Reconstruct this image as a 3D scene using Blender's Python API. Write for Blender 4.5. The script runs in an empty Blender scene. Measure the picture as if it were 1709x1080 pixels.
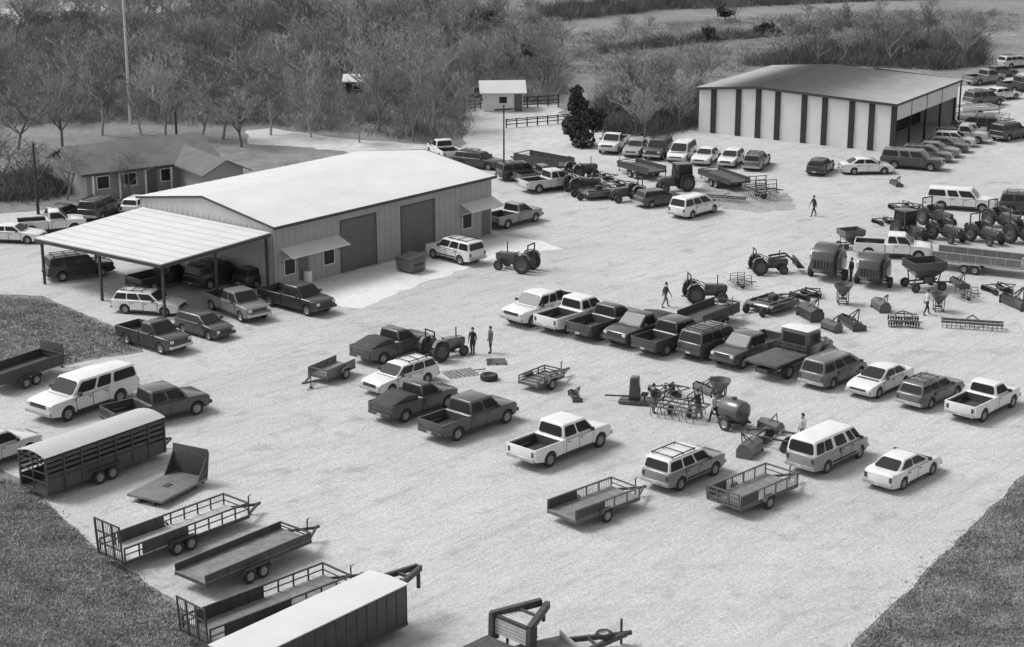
import bpy, bmesh, math, random
from mathutils import Vector, Matrix
R = math.radians
random.seed(7)
scene = bpy.context.scene
col = scene.collection
# ------------------------------------------------------------------ camera and sight lines
F, TH, CAMH = 3006.0, 0.287, 34.0           # focal length in photo pixels, tilt down, height above the yard
S_, C_ = math.sin(TH), math.cos(TH)
def at(px, py, z=0.0):
    """the place on the ground (or at height z) seen at a photo pixel"""
    u = (px - 854.5) / F; v = (py - 540.0) / F
    t = (CAMH - z) / (S_ + v * C_)
    return Vector((u * t, t * (C_ - v * S_), z))
def heading(a, b):
    d = at(*b) - at(*a)
    return math.degrees(math.atan2(d.y, d.x))
cam = bpy.data.objects.new('camera', bpy.data.cameras.new('camera'))
col.objects.link(cam)
cam.location = (0, 0, CAMH)
cam.rotation_euler = (math.pi / 2 - TH, 0, 0)
cam.data.sensor_width = 36.0
cam.data.lens = 36.0 * F / 1709.0
cam.data.clip_end = 9000
cam.data.clip_start = 1.0
scene.camera = cam
# ------------------------------------------------------------------ materials
MATS = {}
def mat(name, v, rough=0.8, var=0.0, scale=2.0, detail=4.0, metal=0.0, coat=0.0, bump=0.0, bscale=20.0, spec=0.4, var2=0.0, scale2=0.2):
    """a grey procedural surface: base value with noise variation at one or two scales"""
    if name in MATS: return MATS[name]
    m = bpy.data.materials.new(name); m.use_nodes = True
    nt = m.node_tree; N = nt.nodes; L = nt.links
    b = N['Principled BSDF']
    b.inputs['Roughness'].default_value = rough
    b.inputs['Metallic'].default_value = metal
    b.inputs['Specular IOR Level'].default_value = spec
    if coat: b.inputs['Coat Weight'].default_value = coat; b.inputs['Coat Roughness'].default_value = 0.08
    b.inputs['Base Color'].default_value = (v, v, v, 1)
    tc = N.new('ShaderNodeTexCoord')
    if var or var2:
        def noise(sc, amp, det):
            n = N.new('ShaderNodeTexNoise'); n.inputs['Scale'].default_value = sc; n.inputs['Detail'].default_value = det
            n.inputs['Roughness'].default_value = 0.65
            L.new(tc.outputs['Object'], n.inputs['Vector'])
            r = N.new('ShaderNodeMapRange'); r.inputs[1].default_value = 0.25; r.inputs[2].default_value = 0.75
            r.inputs[3].default_value = 1 - amp; r.inputs[4].default_value = 1 + amp
            L.new(n.outputs['Fac'], r.inputs[0]); return r.outputs[0]
        o = noise(scale, var, detail)
        if var2:
            o2 = noise(scale2, var2, 3.0)
            mm = N.new('ShaderNodeMath'); mm.operation = 'MULTIPLY'; L.new(o, mm.inputs[0]); L.new(o2, mm.inputs[1]); o = mm.outputs[0]
        mv = N.new('ShaderNodeMath'); mv.operation = 'MULTIPLY'; mv.inputs[1].default_value = v; mv.use_clamp = True
        L.new(o, mv.inputs[0])
        cc = N.new('ShaderNodeCombineColor')
        for i in range(3): L.new(mv.outputs[0], cc.inputs[i])
        L.new(cc.outputs[0], b.inputs['Base Color'])
    if bump:
        n = N.new('ShaderNodeTexNoise'); n.inputs['Scale'].default_value = bscale; n.inputs['Detail'].default_value = 5
        L.new(tc.outputs['Object'], n.inputs['Vector'])
        bp = N.new('ShaderNodeBump'); bp.inputs['Strength'].default_value = bump; bp.inputs['Distance'].default_value = 0.05
        L.new(n.outputs['Fac'], bp.inputs['Height']); L.new(bp.outputs[0], b.inputs['Normal'])
    MATS[name] = m
    return m
def paint(v):
    return mat('car_paint_%03d' % round(v * 1000), v, rough=0.34, var=0.12, scale=1.6, coat=0.55, spec=0.4)
mat('glass', 0.03, rough=0.15, spec=0.14)
mat('glass_pale', 0.10, rough=0.15, spec=0.45)
mat('tyre', 0.04, rough=0.9, var=0.3, scale=9)
mat('rim', 0.32, rough=0.45, metal=0.6, var=0.15, scale=8)
mat('rim_dark', 0.10, rough=0.6, var=0.2, scale=8)
mat('plate', .45, rough=.5)
mat('chrome', 0.45, rough=0.35, metal=0.7, var=0.15, scale=6)
mat('black_trim', 0.045, rough=0.6, var=0.2, scale=6)
mat('lamp_clear', 0.55, rough=0.15, spec=0.6)
mat('lamp_red', 0.06, rough=0.25, spec=0.5)
mat('dark_steel', 0.06, rough=0.65, var=0.35, scale=4)
mat('mid_steel', 0.11, rough=0.6, var=0.35, scale=3)
mat('light_steel', 0.32, rough=0.55, var=0.25, scale=3)
mat('galvanised', 0.42, rough=0.5, metal=0.3, var=0.2, scale=3)
mat('dark_paint', 0.065, rough=0.5, var=0.3, scale=2.5)
mat('grey_paint', 0.16, rough=0.5, var=0.25, scale=2.5)
mat('white_paint', 0.72, rough=0.5, var=0.08, scale=1.0)
mat('plank_pale', 0.48, rough=0.9, var=0.22, scale=2.2, bump=0.3, bscale=14)
mat('plank_grey', 0.20, rough=0.9, var=0.35, scale=2.2, bump=0.3, bscale=14)
mat('plank_dark', 0.085, rough=0.9, var=0.35, scale=2.2, bump=0.3, bscale=14)
mat('tarp_dark', 0.045, rough=0.75, var=0.3, scale=1.5, bump=0.5, bscale=3)
MATS['bumper'] = MATS['chrome']; MATS['bedfloor'] = MATS['dark_paint']; MATS['panel'] = MATS['dark_paint']; MATS['roof'] = mat('trailer_roof', .42, rough=.5, var=.08, scale=1.0)
mat('seat_vinyl', 0.03, rough=0.6)
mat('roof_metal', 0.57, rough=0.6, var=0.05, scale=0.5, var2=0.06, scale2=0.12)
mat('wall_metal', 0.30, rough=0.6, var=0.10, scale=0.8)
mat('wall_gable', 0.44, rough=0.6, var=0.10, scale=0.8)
mat('wall_white', 0.66, rough=0.6, var=0.08, scale=0.7)
mat('barn_roof', 0.36, rough=0.95, spec=.05, var=0.10, scale=0.6, var2=0.08, scale2=0.15)
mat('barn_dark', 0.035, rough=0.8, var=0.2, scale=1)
mat('door_grey', 0.115, rough=0.6, var=0.15, scale=1.2)
mat('trim_dark', 0.05, rough=0.6, var=0.2, scale=2)
mat('pole_pale', 0.52, rough=0.8, var=0.2, scale=1.5)
mat('pole_dark', 0.05, rough=0.9, var=0.3, scale=1.5)
mat('bark', 0.075, rough=0.95, var=0.4, scale=3)
mat('skin', 0.35, rough=0.6); mat('hair', 0.03, rough=0.8)
mat('cloth_dark', 0.035, rough=0.9, var=0.2, scale=6); mat('cloth_mid', 0.14, rough=0.9, var=0.2, scale=6); mat('cloth_pale', 0.5, rough=0.9, var=0.1, scale=6)
def leafmat(name, v):
    m = mat(name, v, rough=0.8, var=0.55, scale=0.9, detail=3, spec=0.15, var2=0.3, scale2=0.25)
    return m
leafmat('leaf_dark', 0.07); leafmat('leaf_mid', 0.085); leafmat('leaf_pale', 0.16); leafmat('leaf_wood', 0.115)
mat('grass_blade', 0.31, rough=0.9, var=0.5, scale=0.5, spec=0.1)
# ------------------------------------------------------------------ mesh building
class MB:
    def __init__(s): s.v = []; s.f = []
    def add(s, vs, fs, M=None):
        o = len(s.v)
        s.v += [tuple(M @ Vector(p)) if M else tuple(p) for p in vs]
        s.f += [tuple(i + o for i in f) for f in fs]
        return s
    def box(s, x0, x1, y0, y1, z0, z1, M=None):
        vs = [(x, y, z) for x in (x0, x1) for y in (y0, y1) for z in (z0, z1)]
        return s.add(vs, [(0, 1, 3, 2), (4, 6, 7, 5), (0, 4, 5, 1), (2, 3, 7, 6), (0, 2, 6, 4), (1, 5, 7, 3)], M)
    def bar(s, a, b, w, h=None, M=None):
        """square bar between two points"""
        a, b = Vector(a), Vector(b); d = b - a; L = d.length
        if L < 1e-6: return s
        h = h or w
        q = d.to_track_quat('X', 'Z').to_matrix().to_4x4()
        T = Matrix.Translation(a) @ q
        if M: T = M @ T
        return s.box(0, L, -w / 2, w / 2, -h / 2, h / 2, T)
    def cyl(s, a, b, r, n=10, r2=None, M=None):
        a, b = Vector(a), Vector(b); d = b - a
        r2 = r if r2 is None else r2
        q = d.to_track_quat('Z', 'Y').to_matrix()
        vs = []
        for c, rr in ((a, r), (b, r2)):
            for i in range(n):
                t = 2 * math.pi * i / n
                vs.append(c + q @ Vector((rr * math.cos(t), rr * math.sin(t), 0)))
        fs = [(i, (i + 1) % n, n + (i + 1) % n, n + i) for i in range(n)] + [tuple(range(n))[::-1], tuple(range(n, 2 * n))]
        return s.add(vs, fs, M)
    def lathe(s, prof, n=20, M=None, axis='Z'):
        """profile of (r, h) turned about an axis, closed at both ends if r is 0 there"""
        vs = []
        for r, h in prof:
            for i in range(n):
                t = 2 * math.pi * i / n
                p = (r * math.cos(t), r * math.sin(t), h)
                if axis == 'Y': p = (p[0], p[2], p[1])
                vs.append(p)
        fs = []
        for k in range(len(prof) - 1):
            for i in range(n):
                j = (i + 1) % n
                fs.append((k * n + i, k * n + j, (k + 1) * n + j, (k + 1) * n + i))
        return s.add(vs, fs, M)
    def prism(s, poly, y0, y1, M=None):
        """outline in x,z pulled from y0 to y1"""
        n = len(poly)
        vs = [(x, y0, z) for x, z in poly] + [(x, y1, z) for x, z in poly]
        fs = [tuple(range(n)), tuple(range(2 * n - 1, n - 1, -1))] + [(i, n + i, n + (i + 1) % n, (i + 1) % n) for i in range(n)]
        return s.add(vs, fs, M)
    def slab(s, pts, t):
        """flat outline of 3-D points given thickness t along its normal"""
        P = [Vector(p) for p in pts]; n = len(P)
        nr = Vector((0, 0, 0))
        for i in range(n): nr += P[i].cross(P[(i + 1) % n])
        nr.normalize()
        return s.add(P + [p + nr * t for p in P], [tuple(range(n))[::-1], tuple(range(n, 2 * n))] + [(i, (i + 1) % n, n + (i + 1) % n, n + i) for i in range(n)])
    def mesh(s, name, bevel=0.0, seg=2, smooth=True, fix=None, keep=None):
        bm = bmesh.new()
        vs = [bm.verts.new(p) for p in s.v]
        for f in s.f:
            try: bm.faces.new([vs[i] for i in f])
            except ValueError: pass
        bmesh.ops.remove_doubles(bm, verts=bm.verts, dist=1e-5)
        bmesh.ops.recalc_face_normals(bm, faces=bm.faces)
        if bevel:
            es = [e for e in bm.edges if len(e.link_faces) == 2 and e.calc_face_angle(0) > R(32) and not (keep and keep(e))]
            bmesh.ops.bevel(bm, geom=es, offset=bevel, segments=seg, affect='EDGES', clamp_overlap=True, profile=0.5)
        if fix: fix(bm)
        me = bpy.data.meshes.new(name)
        bm.to_mesh(me); bm.free()
        if smooth:
            me.polygons.foreach_set('use_smooth', [True] * len(me.polygons))
            me.set_sharp_from_angle(angle=R(35))
        me.materials.append(None)
        return me
# ------------------------------------------------------------------ things and parts
def tag(o, label=None, cat=None, group=None, kind=None):
    if label: o['label'] = label
    if cat: o['category'] = cat
    if group: o['group'] = group
    if kind: o['kind'] = kind
    return o
def link(name, me, m, parent=None, loc=None):
    o = bpy.data.objects.new(name, me); col.objects.link(o)
    if m is not None:
        if not me.materials: me.materials.append(None)
        o.material_slots[0].link = 'OBJECT'; o.material_slots[0].material = m
    if parent: o.parent = parent
    if loc: o.location = loc
    return o
class Kind:
    """a kind of thing: a list of parts (name, mesh, material key, index of the part it sits on)"""
    def __init__(s): s.p = []
    def add(s, name, mb, m, on=None, bevel=0.0, seg=2, smooth=True, loc=None):
        me = mb.mesh(name, bevel, seg, smooth) if isinstance(mb, MB) else mb
        s.p.append((name, me, m, on, loc)); return len(s.p) - 1
NUDGE = {'white pickup with a dark open bed, second in the dark row': (-0.26, 0.25), 'black pickup parked just past the two white pickups': (-0.58, 0.54), 'dark pickup with a covered load in the dark row': (-0.37, 0.3), 'black crew cab pickup in the middle of the dark row': (-0.52, -0.18), 'dark grey pickup right beside the flatbed truck': (0.34, -0.32), 'dark sided trailer behind the off-roader of the dark row': (-0.63, -0.53), 'dark flatbed truck with a white cab roof and outside mirrors': (1.06, -0.99), 'black pickup in the canopy shade nearest the open edge': (-0.91, 0.79), 'black off-roader deep in the canopy shade': (0.34, -0.3), 'dark car in the canopy shade by the gable wall': (0.57, -0.5), 'white saloon beyond the canopy at the frame edge': (-0.02, -0.15), 'white pickup beyond the canopy by the dark pole': (0.26, -0.58), 'dark hatchback behind the canopy beside the white pickup': (-1.13, 0.97), 'dark off-roader behind the canopy roof': (-0.19, 0.05), 'white hatchback half hidden behind the canopy roof': (1.09, -0.29), 'white pickup behind the roof end of the workshop': (-0.05, 0.13), 'black wagon behind the roof end of the workshop': (-0.01, -0.19), 'pale pickup with a dark bed beside the long dark trailer': (-0.67, 1.15), 'dark pickup among the machines by the dark trailers': (0.09, -0.52), 'grey pickup with a covered load by the dark trailers': (0.16, -0.47), 'dark grey hatchback closest to the white people carrier alone': (0.29, -0.51), 'black rounded car before the middle barn panels': (-0.58, 0.27), 'white saloon standing broadside before the barn front': (0.58, -0.27), 'dark off-roader on the road beside the barn': (-0.17, 0.21), 'pale pickup below the far end of the white barn band': (-0.19, -0.16), 'light grey saloon just before the pale trailers': (-0.49, 0.58), 'black off-roader farther out on the road': (0.85, -0.63), 'dark off-roader beyond the pale trailers': (0.06, -0.1), 'white saloon beyond the pale trailers': (-0.06, 0.1), 'dark tractor next to the pale pickup with dark bed': (0.06, 0.51), 'grey cultivator on the dark dirt patch': (0.06, 0.02), 'tined drag on the dark dirt patch': (-0.06, -0.02), 'dark off-roader at the foot of the dark pole': (-0.2, 0.44), 'dark pickup hidden behind the pale pickup with dark bed': (-0.14, -0.6), 'white pickup standing behind the dark balers': (0.28, -0.77), 'white long wagon beyond the row of tractors': (-0.74, 0.24), 'dark off-roader cut by the frame edge beyond the tractors': (0.74, -0.24), 'long dark trailer just beyond the dark pole': (0.05, 0.06), 'dark upright post driver with a long drawbar': (-0.21, -0.04), 'open framed cultivator with folded wings and many tines': (-0.44, -0.44), 'dark wheeled tank beside the open framed cultivator': (0.02, 0.15), 'disc harrow just behind the two tone van': (-0.16, -0.46), 'small tiller between the disc harrow and the off-roader': (-0.05, -0.08), 'wide dark rotary mower with a sloping deck': (0.26, 0.25), 'dark grain hopper wagon with sloping sides': (-0.07, -0.02), 'black cab tractor at the start of the tractor row': (-0.8, -0.46), 'dark open tractor second in the tractor row': (-0.12, -0.07), 'dark grey cab tractor third in the tractor row': (0.09, 0.05), 'black tractor cut by the frame edge in the tractor row': (0.84, 0.48), 'small disc harrow at the tail of the wide rotary mower': (0.7, 0.68), 'dark scraper blade between hopper wagon and small cultivator': (0.07, 0.02), 'small grey hopper wagon behind the tall baler': (-0.28, 0.77), 'small disc harrow behind the open framed cultivator': (0.15, 0.35), 'cone spreader between cultivator and wheeled tank': (0.18, 0.32), 'small dark tiller behind the disc harrow by the van': (0.5, 0.19), 'dark tractor behind the pale pickup with dark bed': (0.26, 0.31), 'disc harrow between the dark trailers in the far yard': (0.09, -0.15), 'dark rotary mower among the machines by the dark trailers': (-0.05, 0.14), 'dark grey tractor beside the rotary mower by the dark trailers': (0.11, -0.3)}      # small shifts in metres that leave room between close neighbours
def place(kind, name, label, cat, xy, head, paints=None, group=None, z=0.0, scale=1.0):
    e = bpy.data.objects.new(name, None); col.objects.link(e)
    e.empty_display_size = 0.3
    dx, dy = NUDGE.get(label, (0, 0))
    e.location = (xy[0] + dx, xy[1] + dy, z); e.rotation_euler = (0, 0, R(head)); e.scale = (scale,) * 3
    tag(e, label, cat, group)
    obs = []
    for nm, me, mk, on, loc in kind.p:
        m = (paints or {}).get(mk)
        if m is None and mk == 'paint2': m = (paints or {}).get('paint')
        if m is None: m = MATS[mk] if mk in MATS else paint(0.3)
        obs.append(link(nm, me, m, e if on is None else obs[on], loc))
    return e
def wheel(K, x, y, r, w, side, rim='rim', name='wheel'):
    """tyre turned about the axle, with its rim as a sub-part; side is the outer side"""
    t = MB(); h = w / 2
    t.lathe([(r * .58, -h * .8), (r * .8, -h), (r * .95, -h * .85), (r, -h * .5), (r, h * .5), (r * .95, h * .85), (r * .8, h), (r * .58, h * .8), (r * .58, -h * .8)], 22, None, 'Y')
    i = K.add(name, t.mesh('tyre'), 'tyre', loc=(x, y, r))
    d = MB(); sg = side
    d.lathe([(0.001, sg * h * .55), (r * .16, sg * h * .62), (r * .2, sg * h * .35), (r * .42, sg * h * .35), (r * .5, sg * h * .7), (r * .6, sg * h * .78), (r * .6, -sg * h * .5), (0.001, -sg * h * .5)], 16, None, 'Y')
    K.add('rim', d.mesh('rim'), rim, i)
# ------------------------------------------------------------------ cars
def arc_profile(L, gc, xs, Ra, Rw, top):
    """side outline of a car body, wheel arches cut out of its underside; xs from front to rear"""
    pts = [(L / 2 - .06, gc + .06)]
    for xw in xs:
        a0 = math.asin(max(-.9, min(.9, (gc - Rw) / Ra)))
        n = 9
        pts += [(xw + Ra * math.cos(a0 + (math.pi - 2 * a0) * k / n), Rw + Ra * math.sin(a0 + (math.pi - 2 * a0) * k / n)) for k in range(n + 1)]
    pts += [(-L / 2 + .06, gc + .06)]
    return pts + top
def plan_round(L, amt=.10, run=.55):
    def fix(bm):
        for v in bm.verts:
            d = abs(v.co.x) - (L / 2 - run)
            if d > 0: v.co.y *= 1 - amt * (d / run) ** 2
    return fix
def face_patch(c, u0, u1, v0, v1, off=.006, t=.012, ch=.12):
    """a pane on a four-cornered face c (bottom-rear, bottom-front, top-front, top-rear), corners cut"""
    c = [Vector(p) for p in c]
    def P(u, v): return (c[0] * (1 - u) + c[1] * u) * (1 - v) + (c[3] * (1 - u) + c[2] * u) * v
    nr = (c[1] - c[0]).cross(c[3] - c[0]).normalized()
    du, dv = (u1 - u0) * ch * .6, (v1 - v0) * ch
    uv = [(u0 + du, v0), (u1 - du, v0), (u1, v0 + dv), (u1, v1 - dv), (u1 - du, v1), (u0 + du, v1), (u0, v1 - dv), (u0, v0 + dv)]
    return [P(u, v) + nr * off for u, v in uv], t
def outward(c, out):
    a = (Vector(c[1]) - Vector(c[0])).cross(Vector(c[3]) - Vector(c[0]))
    return c if a.dot(Vector(out)) > 0 else [c[1], c[0], c[3], c[2]]
def car(L, W, R_, wf, wr, gc, top, gh, side_win, doors, rack=False, bed=None, clad=False, spare=False, glass='glass', front='car', roofmat='paint2'):
    """gh = (rear belt x, front belt x, belt z, rear roof x, front roof x, roof z, belt half width, roof half width)"""
    K = Kind()
    hw = W / 2
    body = MB()
    if bed:
        xb = bed['x']          # the cab and hood end here, the bed is a tub of its own
        pr = [(L / 2 - .06, gc + .06)]
        a0 = math.asin((gc - R_) / (R_ + .08)); Ra = R_ + .08
        pr += [(wf + Ra * math.cos(a0 + (math.pi - 2 * a0) * k / 9), R_ + Ra * math.sin(a0 + (math.pi - 2 * a0) * k / 9)) for k in range(10)]
        pr += [(xb + .02, gc)] + top
    else:
        pr = arc_profile(L, gc, (wf, wr), R_ + .08, R_, top)
    body.prism(pr, -hw, hw)
    Rk = R_ + .10
    def arch(e):
        m = (e.verts[0].co + e.verts[1].co) / 2
        return m.z < gc + .12 or any((m.x - xw) ** 2 + (m.z - R_) ** 2 < Rk * Rk for xw in (wf, wr))
    bme = body.mesh('body', .085, 3, True, plan_round(L, .13, .7), arch)
    bi = K.add('body', bme, 'paint')
    xb0, xb1, zb, xt0, xt1, zt, wb, wt = gh
    cab = MB()
    A = [(xb0, -wb, zb - .03), (xb1, -wb, zb - .03), (xb1, wb, zb - .03), (xb0, wb, zb - .03)]
    T = [(xt0, -wt, zt), (xt1, -wt, zt), (xt1, wt, zt), (xt0, wt, zt)]
    xm = (xt0 + xt1) / 2
    C = [(xt0 + .3, 0, zt + .045), (xt1 - .3, 0, zt + .04)]
    cab.add(A + T + C, [(0, 1, 5, 4), (1, 2, 6, 5), (2, 3, 7, 6), (3, 0, 4, 7), (4, 5, 9, 8), (5, 6, 9), (6, 7, 8, 9), (7, 4, 8), (3, 2, 1, 0)])
    ci = K.add('cabin', cab, roofmat, bevel=.075, seg=3)
    for sg in (1, -1):
        c = outward([(xb0, sg * wb, zb), (xb1, sg * wb, zb), (xt1, sg * wt, zt), (xt0, sg * wt, zt)], (0, sg, .3))
        for u0, u1 in side_win:
            if c[0][0] > c[1][0]: u0, u1 = 1 - u1, 1 - u0
            pts, t = face_patch(c, u0, u1, .10, .84)
            K.add('window', MB().slab(pts, t), glass, ci)
    cw = outward([(xb1, -wb, zb), (xb1, wb, zb), (xt1, wt, zt), (xt1, -wt, zt)], (1, 0, .4))
    pts, t = face_patch(cw, .05, .95, .08, .9); K.add('windshield', MB().slab(pts, t), glass, ci)
    cr = outward([(xb0, -wb, zb), (xb0, wb, zb), (xt0, wt, zt), (xt0, -wt, zt)], (-1, 0, .3))
    pts, t = face_patch(cr, .07, .93, .1, .84); K.add('rear_window', MB().slab(pts, t), glass, ci)
    K.add('hood_seam', MB().box(xb1 + .10, xb1 + .13, -hw * .78, hw * .78, zb - .06, zb - .005), 'black_trim', bi)
    # doors with handles
    for sg in (1, -1):
        for x0, x1 in doors:
            y = sg * hw
            zlo, zhi = gc + .10, zb - .07
            pl = [(x0, y, zlo), (x1, y, zlo), (x1, y, zhi), (x0, y, zhi)]
            if sg > 0: pl = pl[::-1]
            d = K.add('door', MB().slab(pl, .014), 'paint', bi)
            gx = [(x0 - .028, y, zlo - .028), (x1 + .028, y, zlo - .028), (x1 + .028, y, zhi + .03), (x0 - .028, y, zhi + .03)]
            K.add('seal', MB().slab(gx[::-1] if sg > 0 else gx, .006), 'black_trim', d)
            K.add('handle', MB().box(x0 + .08, x0 + .24, y - .0 if sg > 0 else y - .045, y + .045 if sg > 0 else y, zhi - .12, zhi - .08), 'black_trim', d)
        if clad:
            K.add('side_moulding', MB().box(wr + R_ + .12, wf - R_ - .12, min(sg * hw, sg * (hw + .03)), max(sg * hw, sg * (hw + .03)), .5, .6), 'black_trim', bi)
        K.add('mirror', MB().box(xb1 - .42, xb1 - .30, min(sg * (hw - .02), sg * (hw + .2)), max(sg * (hw - .02), sg * (hw + .2)), zb + .02, zb + .2), 'black_trim', bevel=.02)
        K.add('sill', MB().box(wr + R_ + .13, wf - R_ - .13, *sorted((sg * (hw - .05), sg * (hw + .012))), gc - .02, gc + .07), 'black_trim', bi)
    K.add('number_plate', MB().box(-L / 2 - .115, -L / 2 - .10, -.16, .16, gc + .14, gc + .26), 'plate')
    # front and rear: bumper, grille, lamps
    zf = max(z for x, z in top if x > L / 2 - .25)
    xg = L / 2 - .01
    wn = hw * .90
    gt = MB().box(xg, xg + .03, -wn * .62, wn * .62, zf - .26, zf - .06)
    K.add('grille', gt, 'black_trim', bi)
    for sg in (1, -1):
        a, b = sorted((sg * wn * .66, sg * wn * .95))
        K.add('headlight', MB().box(xg - .03, xg + .035, a, b, zf - .24, zf - .07), 'lamp_clear', bi, bevel=.02)
        a, b = sorted((sg * wn * .78, sg * wn * .97))
        zz = bed['rail'] - .15 if bed else zb - .12
        K.add('taillight', MB().box(-L / 2 - .02, -L / 2 + .05, a, b, zz - .28, zz), 'lamp_red', bi, bevel=.015)
    K.add('bumper', MB().box(L / 2 - .08, L / 2 + .10, -wn - .02, wn + .02, gc + .10, gc + .30), 'bumper', bevel=.04)
    K.add('bumper', MB().box(-L / 2 - .10, -L / 2 + .08, -wn - .02, wn + .02, gc + .10, gc + .30), 'bumper', bevel=.04)
    for x in (wf, wr):
        for sg in (1, -1): wheel(K, x, sg * (hw - .12), R_, .24, sg)
    K.add('underside', MB().box(-L / 2 + .3, L / 2 - .3, -hw + .25, hw - .25, gc - .03, gc + .25), 'black_trim')
    if bed:
        rail = bed['rail']; fl = .62; x0 = -L / 2; x1 = bed['x'] - .03
        b = MB(); Ra = R_ + .08; a0 = math.asin((gc - R_) / Ra)
        sp = [(x1, gc + .08)] + [(wr + Ra * math.cos(a0 + (math.pi - 2 * a0) * k / 9), R_ + Ra * math.sin(a0 + (math.pi - 2 * a0) * k / 9)) for k in range(10)] + [(x0 + .05, gc + .12), (x0, gc + .2), (x0, rail), (x1, rail)]
        for sg in (1, -1):
            a, c = sorted((sg * hw, sg * (hw - .09))); b.prism(sp, a, c)
        b.box(x1 - .07, x1 - .002, -hw + .092, hw - .092, .5, rail - .003)
        ti = K.add('bed', b, 'paint', bevel=.02, seg=1)
        K.add('bed_floor', MB().box(x0 + .07, x1 - .072, -hw + .093, hw - .093, fl - .06, fl), 'bedfloor', ti)
        K.add('tailgate', MB().box(x0 - .012, x0 + .06, -hw + .095, hw - .095, fl - .08, rail - .01), 'paint', ti, bevel=.015)
        ln = MB()
        for sg in (1, -1): ln.box(x0 + .085, x1 - .08, *sorted((sg * (hw - .098), sg * (hw - .092))), fl + .003, rail - .09)
        ln.box(x1 - .082, x1 - .076, -hw + .1, hw - .1, fl + .003, rail - .07); ln.box(x0 + .062, x0 + .07, -hw + .1, hw - .1, fl + .003, rail - .08)
        K.add('bed_liner', ln, 'bedfloor', ti)
        for sg in (1, -1):
            a, c = sorted((sg * (hw - .30), sg * (hw - .099)))
            K.add('wheel_well', MB().box(wr - .45, wr + .45, a, c, fl, fl + .22), 'bedfloor', ti, bevel=.05)
        if bed.get('load') == 'tarp':
            K.add('cargo_tarp', MB().prism([(x0 + .1, fl + .01), (x1 - .1, fl + .01), (x1 - .15, rail + .22), (x1 - .9, rail + .34), (x0 + .6, rail + .15), (x0 + .12, rail)], -hw + .13, hw - .13), 'tarp_dark', ti, bevel=.08)
        if bed.get('load') == 'box':
            K.add('tool_box', MB().box(x1 - .62, x1 - .1, -hw + .02, hw - .02, rail + .003, rail + .25), 'dark_steel', ti, bevel=.02)
    if rack:
        r = MB()
        for sg in (1, -1): r.bar((xt0 + .25, sg * (wt - .12), zt + .10), (xt1 - .5, sg * (wt - .12), zt + .10), .05)
        for k in range(3):
            x = xt0 + .35 + k * (xt1 - xt0 - .95) / 2
            r.bar((x, -wt + .12, zt + .105), (x, wt - .12, zt + .105), .04)
            for sg in (1, -1): r.bar((x, sg * (wt - .12), zt - .01), (x, sg * (wt - .12), zt + .10), .04)
        K.add('roof_rack', r, 'black_trim', ci)
    if spare:
        t = MB(); t.lathe([(.001, -.1), (.3, -.1), (.36, -.06), (.36, .06), (.3, .1), (.001, .1)], 20, Matrix.Translation((-L / 2 - .2, 0, .95)) @ Matrix.Rotation(R(90), 4, 'Y'))
        K.add('spare_wheel', t, 'tyre')
    return K
SEDAN = car(4.75, 1.80, .32, 1.42, -1.33, .24,
    [(-2.36, .50), (-2.36, .84), (-2.28, .93), (-1.9, .96), (-1.2, .97), (0, .96), (.85, .95), (1.5, .88), (2.1, .80), (2.32, .72), (2.375, .5)],
    (-1.65, .98, .95, -1.12, .22, 1.38, .80, .62), [(.06, .45), (.50, .93)], [(-1.0, -.12), (-.08, .9)])
COUPE = car(4.35, 1.74, .31, 1.32, -1.22, .23,
    [(-2.16, .50), (-2.16, .86), (-2.08, .94), (-1.7, .96), (0, .95), (.8, .93), (1.5, .84), (2.0, .74), (2.13, .68), (2.175, .5)],
    (-1.6, .95, .94, -.85, .10, 1.34, .78, .58), [(.10, .93)], [(-.35, .85)])
HATCH = car(4.2, 1.72, .31, 1.32, -1.20, .23,
    [(-2.1, .50), (-2.1, .88), (-2.03, .95), (0, .96), (.8, .95), (1.4, .88), (1.95, .78), (2.05, .70), (2.1, .5)],
    (-2.02, .98, .95, -1.72, .15, 1.42, .78, .62), [(.04, .3), (.33, .6), (.63, .94)], [(-1.0, -.1), (-.06, .86)])
WAGON = car(4.9, 1.84, .33, 1.5, -1.4, .25,
    [(-2.45, .50), (-2.45, .9), (-2.38, .98), (0, .99), (.9, .98), (1.6, .92), (2.25, .82), (2.4, .74), (2.45, .5)],
    (-2.36, 1.1, .98, -2.05, .35, 1.5, .83, .68), [(.03, .3), (.33, .6), (.63, .95)], [(-1.0, -.05), (0, .98)], rack=True)
SUV = car(4.8, 1.92, .37, 1.45, -1.42, .34,
    [(-2.4, .60), (-2.4, 1.06), (-2.34, 1.13), (0, 1.14), (.95, 1.13), (1.6, 1.10), (2.2, 1.04), (2.36, .96), (2.4, .6)],
    (-2.34, 1.15, 1.13, -2.18, .55, 1.76, .88, .76), [(.03, .32), (.36, .62), (.66, .96)], [(-1.0, .0), (.05, 1.0)], rack=True, clad=True)
SUBURBAN = car(5.75, 2.02, .38, 1.85, -1.50, .36,
    [(-2.87, .62), (-2.87, 1.08), (-2.8, 1.15), (0, 1.16), (1.3, 1.15), (2.0, 1.12), (2.7, 1.06), (2.84, .98), (2.875, .62)],
    (-2.8, 1.5, 1.15, -2.66, .85, 1.82, .93, .80), [(.03, .38), (.43, .64), (.68, .95)], [(-.75, .25), (.30, 1.3)])
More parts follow.
